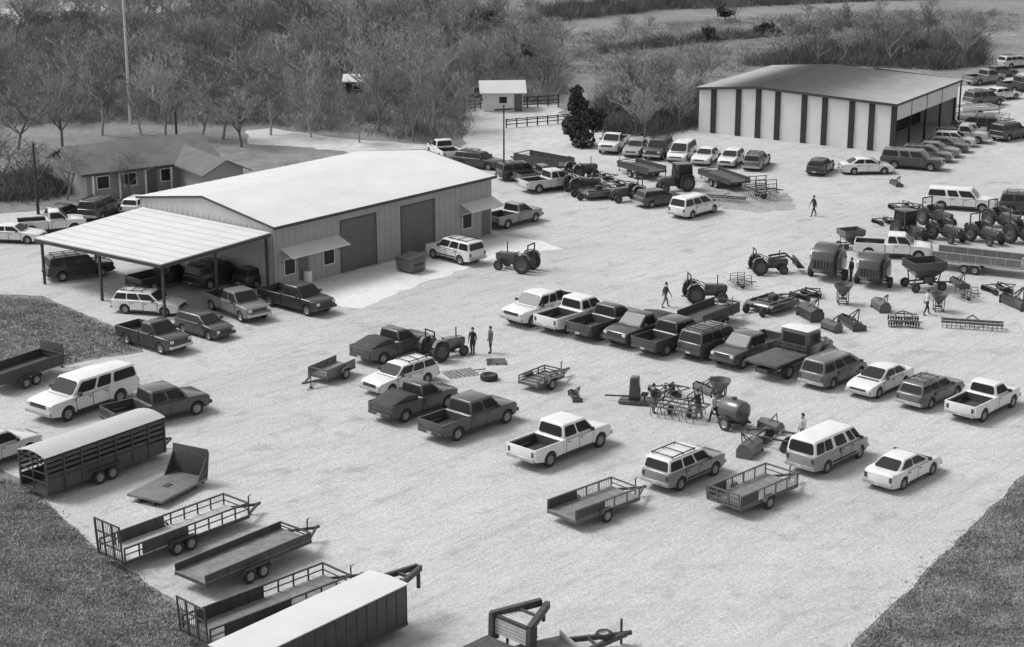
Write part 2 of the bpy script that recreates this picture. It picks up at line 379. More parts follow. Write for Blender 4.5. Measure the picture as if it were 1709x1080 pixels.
VAN = car(5.3, 2.02, .36, 1.75, -1.45, .33,
    [(-2.65, .55), (-2.65, 1.14), (-2.6, 1.20), (0, 1.21), (1.6, 1.2), (2.1, 1.14), (2.5, 1.02), (2.62, .92), (2.65, .55)],
    (-2.6, 1.95, 1.20, -2.48, 1.2, 2.0, .95, .80), [(.03, .2), (.22, .38), (.45, .68), (.74, .85), (.875, .97)], [(-.2, .7), (.75, 1.7)], clad=True)
PT = [(2.66, .62), (2.66, .98), (2.58, 1.06), (1.9, 1.12), (1.25, 1.14)]
PICKUP = car(5.35, 1.98, .38, 1.75, -1.60, .36,
    [(-.30, 1.16), (1.0, 1.15), (1.8, 1.12), (2.5, 1.05), (2.64, .96), (2.675, .6)],
    (-.26, 1.35, 1.15, -.16, .62, 1.78, .90, .76), [(.10, .93)], [(.0, 1.1)], bed=dict(x=-.30, rail=1.14))
PICKUP_LOAD = car(5.35, 1.98, .38, 1.75, -1.60, .36,
    [(-.30, 1.16), (1.0, 1.15), (1.8, 1.12), (2.5, 1.05), (2.64, .96), (2.675, .6)],
    (-.26, 1.35, 1.15, -.16, .62, 1.78, .90, .76), [(.10, .93)], [(.0, 1.1)], bed=dict(x=-.30, rail=1.14, load='tarp'))
PICKUP_EXT = car(5.75, 2.0, .38, 1.95, -1.75, .38,
    [(-.55, 1.17), (1.1, 1.16), (2.0, 1.13), (2.7, 1.06), (2.84, .97), (2.875, .6)],
    (-.50, 1.55, 1.16, -.40, .85, 1.82, .91, .77), [(.06, .42), (.48, .95)], [(.1, 1.3)], bed=dict(x=-.55, rail=1.15))
PICKUP_BOX = car(5.75, 2.0, .38, 1.95, -1.75, .38,
    [(-.55, 1.17), (1.1, 1.16), (2.0, 1.13), (2.7, 1.06), (2.84, .97), (2.875, .6)],
    (-.50, 1.55, 1.16, -.40, .85, 1.82, .91, .77), [(.06, .42), (.48, .95)], [(.1, 1.3)], bed=dict(x=-.55, rail=1.15, load='box'))
SALOON = car(4.85, 1.84, .33, 1.48, -1.34, .23,
    [(-2.41, .55), (-2.41, .92), (-2.33, 1.01), (-1.95, 1.03), (-1.2, 1.02), (0, 1.0), (.9, .98), (1.6, .90), (2.15, .80), (2.36, .70), (2.425, .5)],
    (-1.85, 1.25, 1.0, -.95, .25, 1.46, .82, .62), [(.10, .46), (.50, .90)], [(-1.05, -.1), (-.06, 1.0)])
MINIVAN = car(4.8, 1.94, .34, 1.55, -1.40, .25,
    [(-2.4, .55), (-2.4, .98), (-2.34, 1.05), (0, 1.05), (1.2, 1.03), (1.7, .96), (2.15, .84), (2.34, .72), (2.4, .5)],
    (-2.34, 1.75, 1.03, -2.1, .65, 1.74, .88, .72), [(.03, .30), (.33, .58), (.61, .90)], [(-.9, .2), (.24, 1.25)])
PICKUP_CREW = car(6.0, 2.02, .40, 2.05, -1.85, .40,
    [(-.85, 1.20), (1.1, 1.19), (2.0, 1.17), (2.75, 1.12), (2.95, 1.02), (3.0, .6)],
    (-.80, 1.60, 1.19, -.68, .95, 1.90, .93, .80), [(.05, .44), (.50, .94)], [(-.65, .30), (.34, 1.4)], bed=dict(x=-.85, rail=1.19))
def truck_kind():
    """medium flatbed truck: hooded cab with a tall upright windshield"""
    K = Kind()
    h = MB().prism([(1.5, .6), (3.15, .6), (3.2, .9), (3.15, 1.25), (2.9, 1.42), (1.5, 1.5)], -.85, .85)
    K.add('hood', h, 'paint', bevel=.08)
    for sg in (1, -1):
        K.add('fender', MB().prism([(1.75, .55), (1.8, .95), (2.1, 1.12), (2.7, 1.12), (3.05, .95), (3.15, .55), (3.0, .55), (2.8, .88), (2.4, .98), (2.1, .88), (1.92, .55)], *sorted((sg * .86, sg * 1.12))), 'paint', bevel=.03)
    c = MB().prism([(-.1, .6), (1.5, .6), (1.55, 1.5), (1.35, 2.42), (1.2, 2.5), (0, 2.5), (-.1, 2.42)], -1.02, 1.02)
    ci = K.add('cabin', c, 'paint', bevel=.06)
    K.add('roof', MB().box(-.12, 1.34, -1.04, 1.04, 2.502, 2.58), 'paint2', ci, bevel=.03)
    K.add('windshield', MB().slab([(1.555, -.88, 1.56), (1.555, .88, 1.56), (1.385, .88, 2.34), (1.385, -.88, 2.34)], .015), 'glass', ci)
    K.add('rear_window', MB().slab([(-.102, .82, 1.66), (-.102, -.82, 1.66), (-.102, -.82, 2.3), (-.102, .82, 2.3)], .012), 'glass', ci)
    for sg in (1, -1): K.add('taillight', MB().box(-3.74, -3.70, *sorted((sg * .85, sg * 1.05)), 1.05, 1.15), 'lamp_red')
    for sg in (1, -1):
        p = [(.2, sg * 1.022, 1.58), (1.38, sg * 1.022, 1.58), (1.24, sg * 1.022, 2.3), (.2, sg * 1.022, 2.3)]
        K.add('window', MB().slab(p if sg < 0 else p[::-1], .012), 'glass', ci)
        m = MB().box(1.35, 1.42, *sorted((sg * 1.3, sg * 1.52)), 1.6, 2.05); m.bar((1.38, sg * 1.0, 1.95), (1.38, sg * 1.35, 1.95), .04); m.bar((1.38, sg * 1.0, 1.65), (1.38, sg * 1.35, 1.65), .04)
        K.add('mirror', m, 'galvanised')
        K.add('headlight', MB().box(3.12, 3.2, *sorted((sg * .58, sg * .82)), .92, 1.14), 'lamp_clear', bevel=.03)
    K.add('grille', MB().box(3.17, 3.23, -.5, .5, .75, 1.2), 'black_trim')
    K.add('bumper', MB().box(3.2, 3.42, -1.1, 1.1, .45, .75), 'bumper', bevel=.04)
    K.add('chassis', MB().box(-3.6, 3.2, -.45, .45, .5, .78), 'dark_steel')
    K.add('flatbed', MB().box(-3.7, -.25, -1.2, 1.2, 1.02, 1.18), 'plank_dark', bevel=.02)
    hb = MB()
    for y in (-1.1, -.37, .37, 1.1): hb.bar((-.3, y, 1.18), (-.3, y, 1.62), .08)
    for z in (1.4, 1.62): hb.bar((-.3, -1.14, z), (-.3, 1.14, z), .08)
    K.add('headboard', hb, 'dark_steel')
    for sg in (1, -1):
        wheel(K, 2.42, sg * .95, .46, .28, sg); wheel(K, -2.1, sg * .95, .46, .42, sg)
    return K
TRUCK = truck_kind()
# ------------------------------------------------------------------ trailers
def trailer(L, W, dz=.55, rail=.5, axles=1, gate=0.0, deck='plank_grey', side='bars', frame='dark_steel', tongue=1.3, fill=0.0, headboard=0.0, wr=.34, nposts=7, jack=True, cargo=None, goose=False, slats=0):
    K = Kind(); x0, x1 = -L / 2, L / 2; hw = W / 2
    fr = MB()
    for sg in (1, -1): fr.box(x0, x1, *sorted((sg * hw, sg * (hw - .09))), dz - .16, dz - .004)
    for k in range(int(L / .8) + 1):
        x = x0 + .05 + k * (L - .1) / int(L / .8); fr.box(x - .04, x + .04, -hw + .092, hw - .092, dz - .14, dz - .006)
    K.add('frame', fr, frame)
    dk = MB(); n = max(6, int(W / .2)); pw = (W - .02) / n
    for k in range(n):
        y = -hw + .01 + k * pw; dk.box(x0 + .01, x1 - .01, y + .006, y + pw - .006, dz, dz + .045)
    K.add('deck', dk, deck)
    if slats:
        sl = MB()
        for k in range(slats):
            x = x0 + .3 + k * (L - .6) / (slats - 1); sl.box(x - .05, x + .05, -hw + .03, hw - .03, dz + .047, dz + .08)
        K.add('cross_bar', sl, 'dark_steel')
    if rail:
        for sg in (1, -1):
            r = MB(); y = sg * (hw - .04)
            for k in range(nposts):
                x = x0 + .05 + k * (L - .1) / (nposts - 1); r.bar((x, y, dz - .1), (x, y, dz + rail), .06)
            r.bar((x0 + .02, y, dz + rail), (x1 - .02, y, dz + rail), .07)
            if side == 'bars': r.bar((x0 + .02, y, dz + rail * .5), (x1 - .02, y, dz + rail * .5), .045)
            ri = K.add('side_rail', r, frame)
            if side == 'solid':
                K.add('side_panel', MB().box(x0 + .02, x1 - .02, *sorted((y - .015, y + .015)), dz + .05, dz + rail - .04), 'panel', ri)
            if side == 'mesh':
                m = MB()
                for k in range(int(L / .16)):
                    x = x0 + .1 + k * .16; m.bar((x, y, dz + .05), (x, y, dz + rail - .03), .018)
                for k in range(1, 5): m.bar((x0 + .02, y, dz + rail * k / 5), (x1 - .02, y, dz + rail * k / 5), .018)
                K.add('mesh_panel', m, 'galvanised', ri)
            if fill:
                K.add('side_panel', MB().box(x0 + L * fill[0], x0 + L * fill[1], *sorted((y - .012, y + .012)), dz + .05, dz + rail - .05), 'dark_steel', ri)
        r = MB()
        r.bar((x1 - .05, -hw + .04, dz + rail), (x1 - .05, hw - .04, dz + rail), .07)
        r.bar((x1 - .05, -hw + .04, dz + rail * .5), (x1 - .05, hw - .04, dz + rail * .5), .045)
        K.add('front_rail', r, frame)
    if gate:
        g = MB(); xg = x0 - .08
        for y in (-hw + .04, -hw * .34, hw * .34, hw - .04): g.bar((xg, y, dz - .05), (xg - .10, y, dz + gate), .07)
        for z in (0, .33, .66, 1.0): g.bar((xg - .10 * z, -hw + .02, dz - .02 + gate * z), (xg - .10 * z, hw - .02, dz - .02 + gate * z), .06)
        for k in range(int(W / .14)):
            y = -hw + .08 + k * .14; g.bar((xg, y, dz), (xg - .10, y, dz + gate - .03), .02)
        K.add('ramp_gate', g, frame)
    if headboard:
        h = MB().box(x1 - .02, x1 + .05, -hw, hw, dz - .1, dz + headboard)
        K.add('headboard', h, 'panel', bevel=.015)
    if tongue:
        t = MB()
        for sg in (1, -1): t.bar((x1 - .1, sg * (hw - .15), dz - .10), (x1 + tongue, 0, dz - .10), .09, .12)
        t.box(x1 + tongue - .1, x1 + tongue + .18, -.06, .06, dz - .14, dz - .02)
        ti = K.add('tongue', t, frame)
        if jack:
            j = MB(); xj = x1 + tongue * .68
            j.cyl((xj, .16, .06), (xj, .16, dz + .42), .035, 8); j.cyl((xj, .16, .003), (xj, .16, .06), .11, 10); j.bar((xj, .16, dz + .42), (xj + .18, .16, dz + .44), .03)
            K.add('jack', j, 'dark_steel', ti)
    if goose:
        t = MB(); h = dz + 1.35
        for sg in (1, -1):
            t.bar((x1 - .05, sg * .5, dz - .1), (x1 + .05, sg * .4, h), .12); t.bar((x1 + .05, sg * .4, h), (x1 + 1.5, 0, h + .05), .12)
        t.cyl((x1 + 1.42, 0, h + .05), (x1 + 1.42, 0, h - .7), .07, 8)
        K.add('gooseneck', t, frame)
        for sg in (1, -1):
            t = MB().cyl((x1 + .15, sg * .55, .01), (x1 + .15, sg * .55, dz + .8), .05, 8); K.add('jack', t, frame)
    for k in range(axles):
        xa = -L * .06 + (k - (axles - 1) / 2) * (wr * 2 + .12)
        for sg in (1, -1): wheel(K, xa, sg * (hw + .14), wr, .2, sg, 'rim')
        K.add('axle', MB().cyl((xa, -hw - .04, wr), (xa, hw + .04, wr), .05, 8), 'dark_steel')
    for sg in (1, -1):
        span = (axles - 1) / 2 * (wr * 2 + .12) + wr + .1
        xa = -L * .06
        f = MB(); y0, y1 = sorted((sg * (hw + .003), sg * (hw + .27)))
        f.prism([(xa - span, wr + .15), (xa - span + .16, wr * 2 + .06), (xa + span - .16, wr * 2 + .06), (xa + span, wr + .15), (xa + span - .03, wr + .13), (xa + span - .18, wr * 2 + .03), (xa - span + .18, wr * 2 + .03), (xa - span + .03, wr + .13)], y0, y1)
        K.add('fender', f, frame)
    return K
def cargo_trailer(L=6.4, W=2.1, H=2.25, wallm='panel'):
    """enclosed box trailer with a bright flat roof and a short gooseneck"""
    K = Kind(); x0, x1 = -L / 2, L / 2; hw = W / 2; z0 = .42
    b = MB().box(x0, x1, -hw, hw, z0, H - .05)
    bi = K.add('body', b, wallm, bevel=.03)
    r = MB().add([(x0 - .05, -hw - .05, H - .045), (x1 + .05, -hw - .05, H - .045), (x1 + .05, hw + .05, H - .045), (x0 - .05, hw + .05, H - .045), (x0 - .05, -hw - .05, H), (x1 + .05, -hw - .05, H), (x1 + .05, hw + .05, H), (x0 - .05, hw + .05, H), (x0 - .05, 0, H + .06), (x1 + .05, 0, H + .06)],
        [(3, 2, 1, 0), (0, 1, 5, 4), (2, 3, 7, 6), (1, 2, 6, 9, 5), (3, 0, 4, 8, 7), (4, 5, 9, 8), (8, 9, 6, 7)])
    K.add('roof', r, 'roof_metal')
    for sg in (1, -1):
        n = int(L / .6); s = MB()
        for k in range(n + 1):
            x = x0 + .04 + k * (L - .08) / n; s.box(x - .02, x + .02, *sorted((sg * hw, sg * (hw + .015))), z0 + .02, H - .08)
        s.box(x0, x1, *sorted((sg * hw, sg * (hw + .03))), z0 - .06, z0 + .08)
        K.add('side_rib', s, 'dark_steel', bi)
    d = K.add('rear_door', MB().box(x0 - .04, x0 - .002, -hw + .08, hw - .08, z0 + .06, H - .18), 'panel', bi)
    K.add('handle', MB().box(x0 - .09, x0 - .04, -.05, .05, z0 + .7, z0 + .95), 'galvanised', d)
    K.add('frame', MB().box(x0 + .05, x1 - .05, -hw + .15, hw - .15, z0 - .14, z0 - .003), 'dark_steel')
    g = MB()
    for sg in (1, -1): g.bar((x1, sg * .6, H - .25), (x1 + 1.9, sg * .1, H - .2), .16, .24)
    g.bar((x1, 0, z0 + .2), (x1 + .8, 0, H - .35), .1); g.bar((x1 + .9, -.4, H - .22), (x1 + .9, .4, H - .22), .12)
    gi = K.add('gooseneck', g, 'dark_steel')
    K.add('coupler', MB().cyl((x1 + 1.85, 0, H - .15), (x1 + 1.85, 0, H - 1.15), .09, 10), 'dark_steel', gi)
    K.add('jack', MB().cyl((x1 + .25, .5, .01), (x1 + .25, .5, H - .6), .06, 8), 'dark_steel', gi)
    for k in (-.42, .42):
        for sg in (1, -1): wheel(K, -.3 + k, sg * (hw + .12), .36, .2, sg)
    for sg in (1, -1):
        K.add('fender', MB().box(-1.25, .65, *sorted((sg * hw, sg * (hw + .26))), .76, .80), 'dark_steel', bi, bevel=.015)
    return K
def stock_trailer(L=6.6, W=2.0, H=2.35):
    """cattle trailer: slatted dark sides, bright roof, covered gooseneck nose"""
    K = Kind(); x0, x1 = -L / 2, L / 2; hw = W / 2; z0 = .45
    K.add('floor', MB().box(x0, x1, -hw + .04, hw - .04, z0 - .12, z0), 'plank_dark')
    for sg in (1, -1):
        s = MB(); y0, y1 = sorted((sg * hw, sg * (hw - .04)))
        s.box(x0, x1, y0, y1, z0 - .1, z0 + .62)
        for k in range(4): s.box(x0, x1, y0, y1, z0 + .74 + k * .28, z0 + .90 + k * .28)
        s.box(x0, x1, y0, y1, H - .1, H - .02)
        for k in range(8):
            x = x0 + .04 + k * (L - .08) / 7; s.box(x - .04, x + .04, *sorted((sg * (hw + .002), sg * (hw + .05))), z0 - .1, H - .03)
        K.add('side', s, 'panel')
        K.add('fender', MB().box(-1.35, .75, *sorted((sg * (hw + .004), sg * (hw + .28))), .80, .84), 'panel', bevel=.015)
    K.add('front_wall', MB().box(x1 - .04, x1, -hw + .042, hw - .042, z0, H - .03), 'panel')
    g = MB()
    for z in (z0, z0 + .5, z0 + 1.0, z0 + 1.5, H - .15): g.bar((x0 + .02, -hw + .05, z), (x0 + .02, hw - .05, z), .05)
    for y in (-hw + .06, 0, hw - .06): g.bar((x0 + .02, y, z0), (x0 + .02, y, H - .1), .05)
    K.add('rear_gate', g, 'panel')
    r = MB(); ar = [(-hw - .05 + k * (2 * hw + .1) / 8, H - .06 + .2 * math.sin(math.pi * k / 8)) for k in range(9)]
    n9 = len(ar); V9 = [(x, y, z + dz) for x in (x0 - .04, x1 + .04) for dz in (0, .03) for y, z in ar]
    r.add(V9, [f for k in range(n9 - 1) for f in ((k, k + 1, 2 * n9 + k + 1, 2 * n9 + k), (n9 + k, n9 + k + 1, 3 * n9 + k + 1, 3 * n9 + k), (k, k + 1, n9 + k + 1, n9 + k), (2 * n9 + k, 2 * n9 + k + 1, 3 * n9 + k + 1, 3 * n9 + k))] + [(0, n9, 3 * n9, 2 * n9), (n9 - 1, 2 * n9 - 1, 4 * n9 - 1, 3 * n9 - 1)])
    K.add('roof', r, 'roof')
    t = MB()
    for sg in (1, -1): t.bar((x1 - .1, sg * .8, .5), (x1 + 1.3, 0, .5), .1, .14)
    ti = K.add('tongue', t, 'dark_steel')
    K.add('jack', MB().cyl((x1 + 1.0, .16, .01), (x1 + 1.0, .16, 1.1), .045, 8), 'dark_steel', ti)
    for k in (-.42, .42):
        for sg in (1, -1): wheel(K, -.3 + k, sg * (hw + .14), .37, .2, sg)
    return K
# ------------------------------------------------------------------ farm machines
def tractor(loader=False, canopy=True, cab=False):
    K = Kind()
    h = MB().prism([(.2, .75), (1.95, .75), (2.0, 1.0), (1.92, 1.38), (.2, 1.48)], -.34, .34)
    K.add('hood', h, 'paint', bevel=.06)
    K.add('grille', MB().box(2.0, 2.04, -.26, .26, .82, 1.3), 'black_trim')
    K.add('chassis', MB().box(-1.0, 1.95, -.28, .28, .5, .76), 'dark_steel', bevel=.04)
    for sg in (1, -1):
        wheel(K, -.75, sg * .85, .78, .42, sg, 'rim_dark'); wheel(K, 1.55, sg * .72, .42, .26, sg, 'rim_dark')
        K.add('fender', MB().prism([(-1.5, 1.25), (-1.25, 1.62), (-.75, 1.74), (-.2, 1.6), (.05, 1.2), (-.02, 1.18), (-.24, 1.53), (-.75, 1.67), (-1.21, 1.56), (-1.44, 1.22)], *sorted((sg * .66, sg * 1.0))), 'paint')
        K.add('headlight', MB().box(2.0, 2.05, *sorted((sg * .2, sg * .31)), 1.2, 1.32), 'lamp_clear')
    s = MB().box(-.85, -.4, -.25, .25, 1.12, 1.25); s.box(-.95, -.82, -.25, .25, 1.2, 1.7)
    if cab:
        ci = K.add('cabin', MB().prism([(-1.3, 1.3), (.25, 1.3), (.35, 1.9), (.2, 2.6), (-1.2, 2.6)], -.7, .7), 'glass', bevel=.05)
        K.add('roof', MB().box(-1.35, .35, -.8, .8, 2.602, 2.72), 'paint', ci, bevel=.05)
        p = MB()
        for x, xx in ((-1.3, -1.2), (.27, .2)):
            for sg in (1, -1): p.bar((x, sg * .71, 1.3), (xx, sg * .71, 2.6), .08)
        K.add('pillar', p, 'paint', ci)
    else:
        K.add('seat', s, 'seat_vinyl', bevel=.03)
        st = MB().lathe([(.16, -.015), (.2, -.015), (.2, .015), (.16, .015), (.16, -.015)], 16, Matrix.Translation((-.05, 0, 1.62)) @ Matrix.Rotation(R(25), 4, 'Y')); st.bar((.1, 0, 1.4), (-.05, 0, 1.62), .04)
        K.add('steering_wheel', st, 'black_trim')
        if canopy:
            p = MB()
            for sg in (1, -1): p.bar((-1.15, sg * .55, 1.0), (-1.15, sg * .55, 2.4), .09)
            p.bar((-1.15, -.6, 2.36), (-1.15, .6, 2.36), .09)
            pi = K.add('roll_bar', p, 'dark_steel')
    K.add('exhaust', MB().cyl((1.2, -.2, 1.4), (1.2, -.2, 2.25), .05, 8), 'dark_steel')
    K.add('drawbar', MB().box(-1.75, -.9, -.08, .08, .45, .55), 'dark_steel')
    if loader:
        for sg in (1, -1):
            a = MB(); a.bar((.3, sg * .5, 1.55), (1.9, sg * .5, 1.75), .12, .16); a.bar((1.9, sg * .5, 1.75), (2.8, sg * .5, 1.0), .12, .16); a.bar((.5, sg * .5, .7), (.5, sg * .5, 1.5), .1)
            K.add('loader_arm', a, 'dark_steel')
        b = MB().prism([(2.75, .7), (2.75, 1.5), (2.83, 1.5), (2.86, .82), (3.5, .66), (3.5, .6), (2.9, .6)], -.95, .95)
        for sg in (1, -1): b.prism([(2.76, .62), (2.76, 1.48), (3.48, .64)], *sorted((sg * .9, sg * .95)))
        K.add('bucket', b, 'dark_steel')
    return K
def baler():
    """round baler: tall bellied steel housing on two wheels with a pull tongue"""
    K = Kind()
    pr = [(-1.45, .9), (-1.55, 1.5), (-1.3, 2.2), (-.7, 2.6), (.1, 2.65), (.7, 2.35), (1.0, 1.7), (.95, .8), (.4, .45), (-.8, .45)]
    b = K.add('housing', MB().prism(pr, -.85, .85), 'paint', bevel=.05)
    for sg in (1, -1):
        y = sg * .87
        K.add('side_shield', MB().prism([(-.9, .8), (-.95, 1.8), (-.5, 2.2), (.3, 2.2), (.65, 1.6), (.6, .8)], *sorted((y, sg * 1.15))), 'paint2', b, bevel=.05)
        wheel(K, -.1, sg * 1.3, .42, .3, sg, 'rim_dark')
    t = MB()
    for k in range(6): t.box(-1.62, -1.5, -.7 + k * .24, -.56 + k * .24, 1.0, 1.6)
    K.add('belt', t, 'dark_steel', b)
    t = MB(); t.bar((.9, 0, .7), (2.4, 0, .55), .16); t.bar((2.2, .15, .02), (2.2, .15, .9), .06)
    K.add('tongue', t, 'dark_steel')
    K.add('pickup_reel', MB().cyl((.95, -.8, .38), (.95, .8, .38), .24, 14), 'dark_steel')
    K.add('tailgate_rod', MB().bar((-.9, .95, 2.05), (-1.4, .95, 1.3), .06), 'galvanised')
    return K
def hopper_wagon():
    K = Kind()
    zb, zt = .95, 2.5
    B = [(-.6, -.45), (.6, -.45), (.6, .45), (-.6, .45)]; T = [(-1.5, -1.15), (1.5, -1.15), (1.5, 1.15), (-1.5, 1.15)]
    m = MB().add([(x, y, zb) for x, y in B] + [(x, y, 1.85) for x, y in T] + [(x, y, zt) for x, y in T] + [(x * .96, y * .95, zt) for x, y in T] + [(x * .96, y * .95, 1.9) for x, y in T] + [(x * .9, y * .9, 1.05) for x, y in B],
        [(3, 2, 1, 0)] + [(i, (i + 1) % 4, 4 + (i + 1) % 4, 4 + i) for i in range(4)] + [(4 + i, 4 + (i + 1) % 4, 8 + (i + 1) % 4, 8 + i) for i in range(4)] + [(8 + i, 8 + (i + 1) % 4, 12 + (i + 1) % 4, 12 + i) for i in range(4)] + [(12 + i, 12 + (i + 1) % 4, 16 + (i + 1) % 4, 16 + i) for i in range(4)] + [(16 + i, 16 + (i + 1) % 4, 20 + (i + 1) % 4, 20 + i) for i in range(4)] + [(20, 21, 22, 23)])
    K.add('hopper', m, 'paint')
    f = MB()
    for sg in (1, -1):
        f.bar((-1.5, sg * .5, .62), (1.5, sg * .5, .62), .12)
        for x in (-1.1, 1.1): f.bar((x, sg * .5, .62), (x, sg * .95, 1.95), .08)
    for x in (-1.2, 1.2): f.bar((x, -.9, .45), (x, .9, .45), .12)
    K.add('frame', f, 'dark_steel')
    for x in (-1.2, 1.2):
        for sg in (1, -1): wheel(K, x, sg * 1.0, .4, .26, sg, 'rim_dark')
    K.add('tongue', MB().bar((1.3, 0, .5), (2.7, 0, .4), .1), 'dark_steel')
    K.add('chute', MB().prism([(-.35, .7), (.35, .7), (.35, 1.2), (-.35, 1.2)], -.85, -.5), 'paint', bevel=.02)
    return K
def disc_harrow(W=2.6, L=2.2):
    K = Kind(); f = MB()
    for sg in (1, -1): f.bar((-L / 2, sg * W * .3, .62), (L / 2, sg * W * .3, .62), .1)
    for x in (-L / 2, 0, L / 2): f.bar((x, -W * .42, .62), (x, W * .42, .62), .1)
    f.bar((L / 2, -W * .3, .62), (L / 2 + 1.1, 0, .55), .09); f.bar((L / 2, W * .3, .62), (L / 2 + 1.1, 0, .55), .09)
    f.bar((0, 0, .62), (0, 0, 1.15), .08); f.bar((0, 0, 1.1), (L / 2 + .3, 0, .65), .06)
    K.add('frame', f, 'paint')
    for gx, ang in ((-L * .36, 14), (L * .36, -14)):
        for sg in (1, -1):
            g = MB(); T = Matrix.Translation((gx, sg * W * .26, .29)) @ Matrix.Rotation(R(ang * sg), 4, 'Z')
            for k in range(6):
                y = -W * .21 + k * W * .084
                g.lathe([(.001, y - .02), (.15, y - .015), (.27, y + .03), (.285, y + .035), (.15, y), (.001, y + .01)], 14, T, 'Y')
            g.cyl((0, -W * .24, 0), (0, W * .24, 0), .03, 6, None, T)
            g.bar((0, 0, 0), (0, 0, .33), .05, None, T)
            K.add('disc_gang', g, 'dark_steel')
    return K
def cultivator(W=3.4, L=2.2, folded=True):
    K = Kind(); f = MB()
    for x in (-L / 2, -L / 6, L / 6, L / 2): f.bar((x, -W / 2, .75), (x, W / 2, .75), .09)
    for y in (-W / 2, -W / 4, 0, W / 4, W / 2): f.bar((-L / 2, y, .75), (L / 2, y, .75), .08)
    f.bar((L / 2, -.5, .75), (L / 2 + 1.4, 0, .55), .09); f.bar((L / 2, .5, .75), (L / 2 + 1.4, 0, .55), .09)
    fi = K.add('frame', f, 'paint')
    t = MB()
    for i, x in enumerate((-L / 2, -L / 6, L / 6, L / 2)):
        for k in range(7):
            y = -W / 2 + .15 + k * (W - .3) / 6 + (.12 if i % 2 else 0)
            t.bar((x, y, .75), (x - .25, y, .5), .035); t.bar((x - .25, y, .5), (x - .02, y, .03), .035)
    K.add('tine', t, 'dark_steel', fi)
    if folded:
        for sg in (1, -1):
            w = MB()
            for x in (-L / 2, 0, L / 2): w.bar((x, sg * W * .36, .8), (x, sg * W * .30, 1.9), .07)
            for z in (1.1, 1.5, 1.9): w.bar((-L / 2, sg * W * (.36 - .06 * (z - .8) / 1.1), z), (L / 2, sg * W * (.36 - .06 * (z - .8) / 1.1), z), .06)
            for k in range(6):
                x = -L / 2 + k * L / 5; w.bar((x, sg * W * .33, 1.5), (x - .1, sg * (W * .33 + .35), 1.35), .035)
            K.add('wing', w, 'dark_steel')
    for sg in (1, -1): wheel(K, 0, sg * W * .2, .34, .22, sg, 'rim_dark')
    return K
def spreader():
    K = Kind()
    K.add('hopper', MB().lathe([(.12, .55), (.16, .6), (.62, 1.25), (.66, 1.42), (.62, 1.42), (.58, 1.26), (.12, .66), (.001, .66)], 20), 'paint')
    f = MB()
    for a in range(4):
        c, s = math.cos(a * math.pi / 2 + .78), math.sin(a * math.pi / 2 + .78); f.bar((.45 * c, .45 * s, .02), (.5 * c, .5 * s, 1.1), .05)
        c2, s2 = math.cos((a + 1) * math.pi / 2 + .78), math.sin((a + 1) * math.pi / 2 + .78); f.bar((.45 * c, .45 * s, .12), (.45 * c2, .45 * s2, .12), .05)
    K.add('frame', f, 'dark_steel')
    K.add('spinner', MB().cyl((0, 0, .38), (0, 0, .43), .3, 14), 'dark_steel')
    return K
def rotary_cutter(L=3.2, W=2.4):
    """wide mower: flat steel deck with skirts, gearbox, tail wheels and tongue"""
    K = Kind()
    d = MB().prism([(-L / 2, .28), (L / 2 - .4, .28), (L / 2, .32), (L / 2 - .3, .72), (-L / 2 + .2, .72), (-L / 2, .55)], -W / 2, W / 2)
    di = K.add('deck', d, 'paint', bevel=.05)
    K.add('gearbox', MB().box(-.3, .3, -.25, .25, .72, 1.05), 'dark_steel', di, bevel=.05)
    r = MB()
    for y in (-W * .36, W * .36): r.box(-L / 2 + .2, L / 2 - .45, y - .05, y + .05, .722, .84)
    for x in (-L * .25, L * .2): r.box(x - .05, x + .05, -W / 2 + .08, W / 2 - .08, .722, .80)
    K.add('rib', r, 'paint', di)
    t = MB(); t.bar((L / 2 - .4, -.4, .75), (L / 2 + 1.3, 0, .5), .09); t.bar((L / 2 - .4, .4, .75), (L / 2 + 1.3, 0, .5), .09)
    K.add('tongue', t, 'dark_steel')
    for sg in (1, -1):
        wheel(K, -L / 2 - .4, sg * W * .3, .32, .22, sg, 'rim_dark')
        K.add('wheel_arm', MB().bar((-L / 2 + .1, sg * W * .3 - .16, .6), (-L / 2 - .4, sg * W * .3 - .16, .34), .08), 'dark_steel')
    return K
def box_blade(W=2.2, tall=.9):
    K = Kind()
    b = MB().prism([(-.4, .03), (-.34, .03), (-.3, .6), (-.36, .62), (-.48, .3)], -W / 2, W / 2)
    K.add('blade', b, 'paint')
    for sg in (1, -1): K.add('end_plate', MB().prism([(-.5, .01), (.5, .01), (.5, .35), (-.2, .66), (-.5, .5)], *sorted((sg * (W / 2 + .002), sg * (W / 2 + .04)))), 'paint')
    f = MB(); f.bar((.2, -W / 2, .42), (.2, W / 2, .42), .11)
    for sg in (1, -1): f.bar((.2, sg * .38, .42), (.45, sg * .05, tall + .3), .07); f.bar((-.3, sg * .3, .58), (.45, sg * .05, tall + .3), .06)
    K.add('hitch_frame', f, 'dark_steel')
    t = MB()
    for k in range(5): t.bar((.2, -W * .38 + k * W * .19, .6), (.24, -W * .38 + k * W * .19, .04), .06)
    K.add('shank', t, 'dark_steel')
    return K
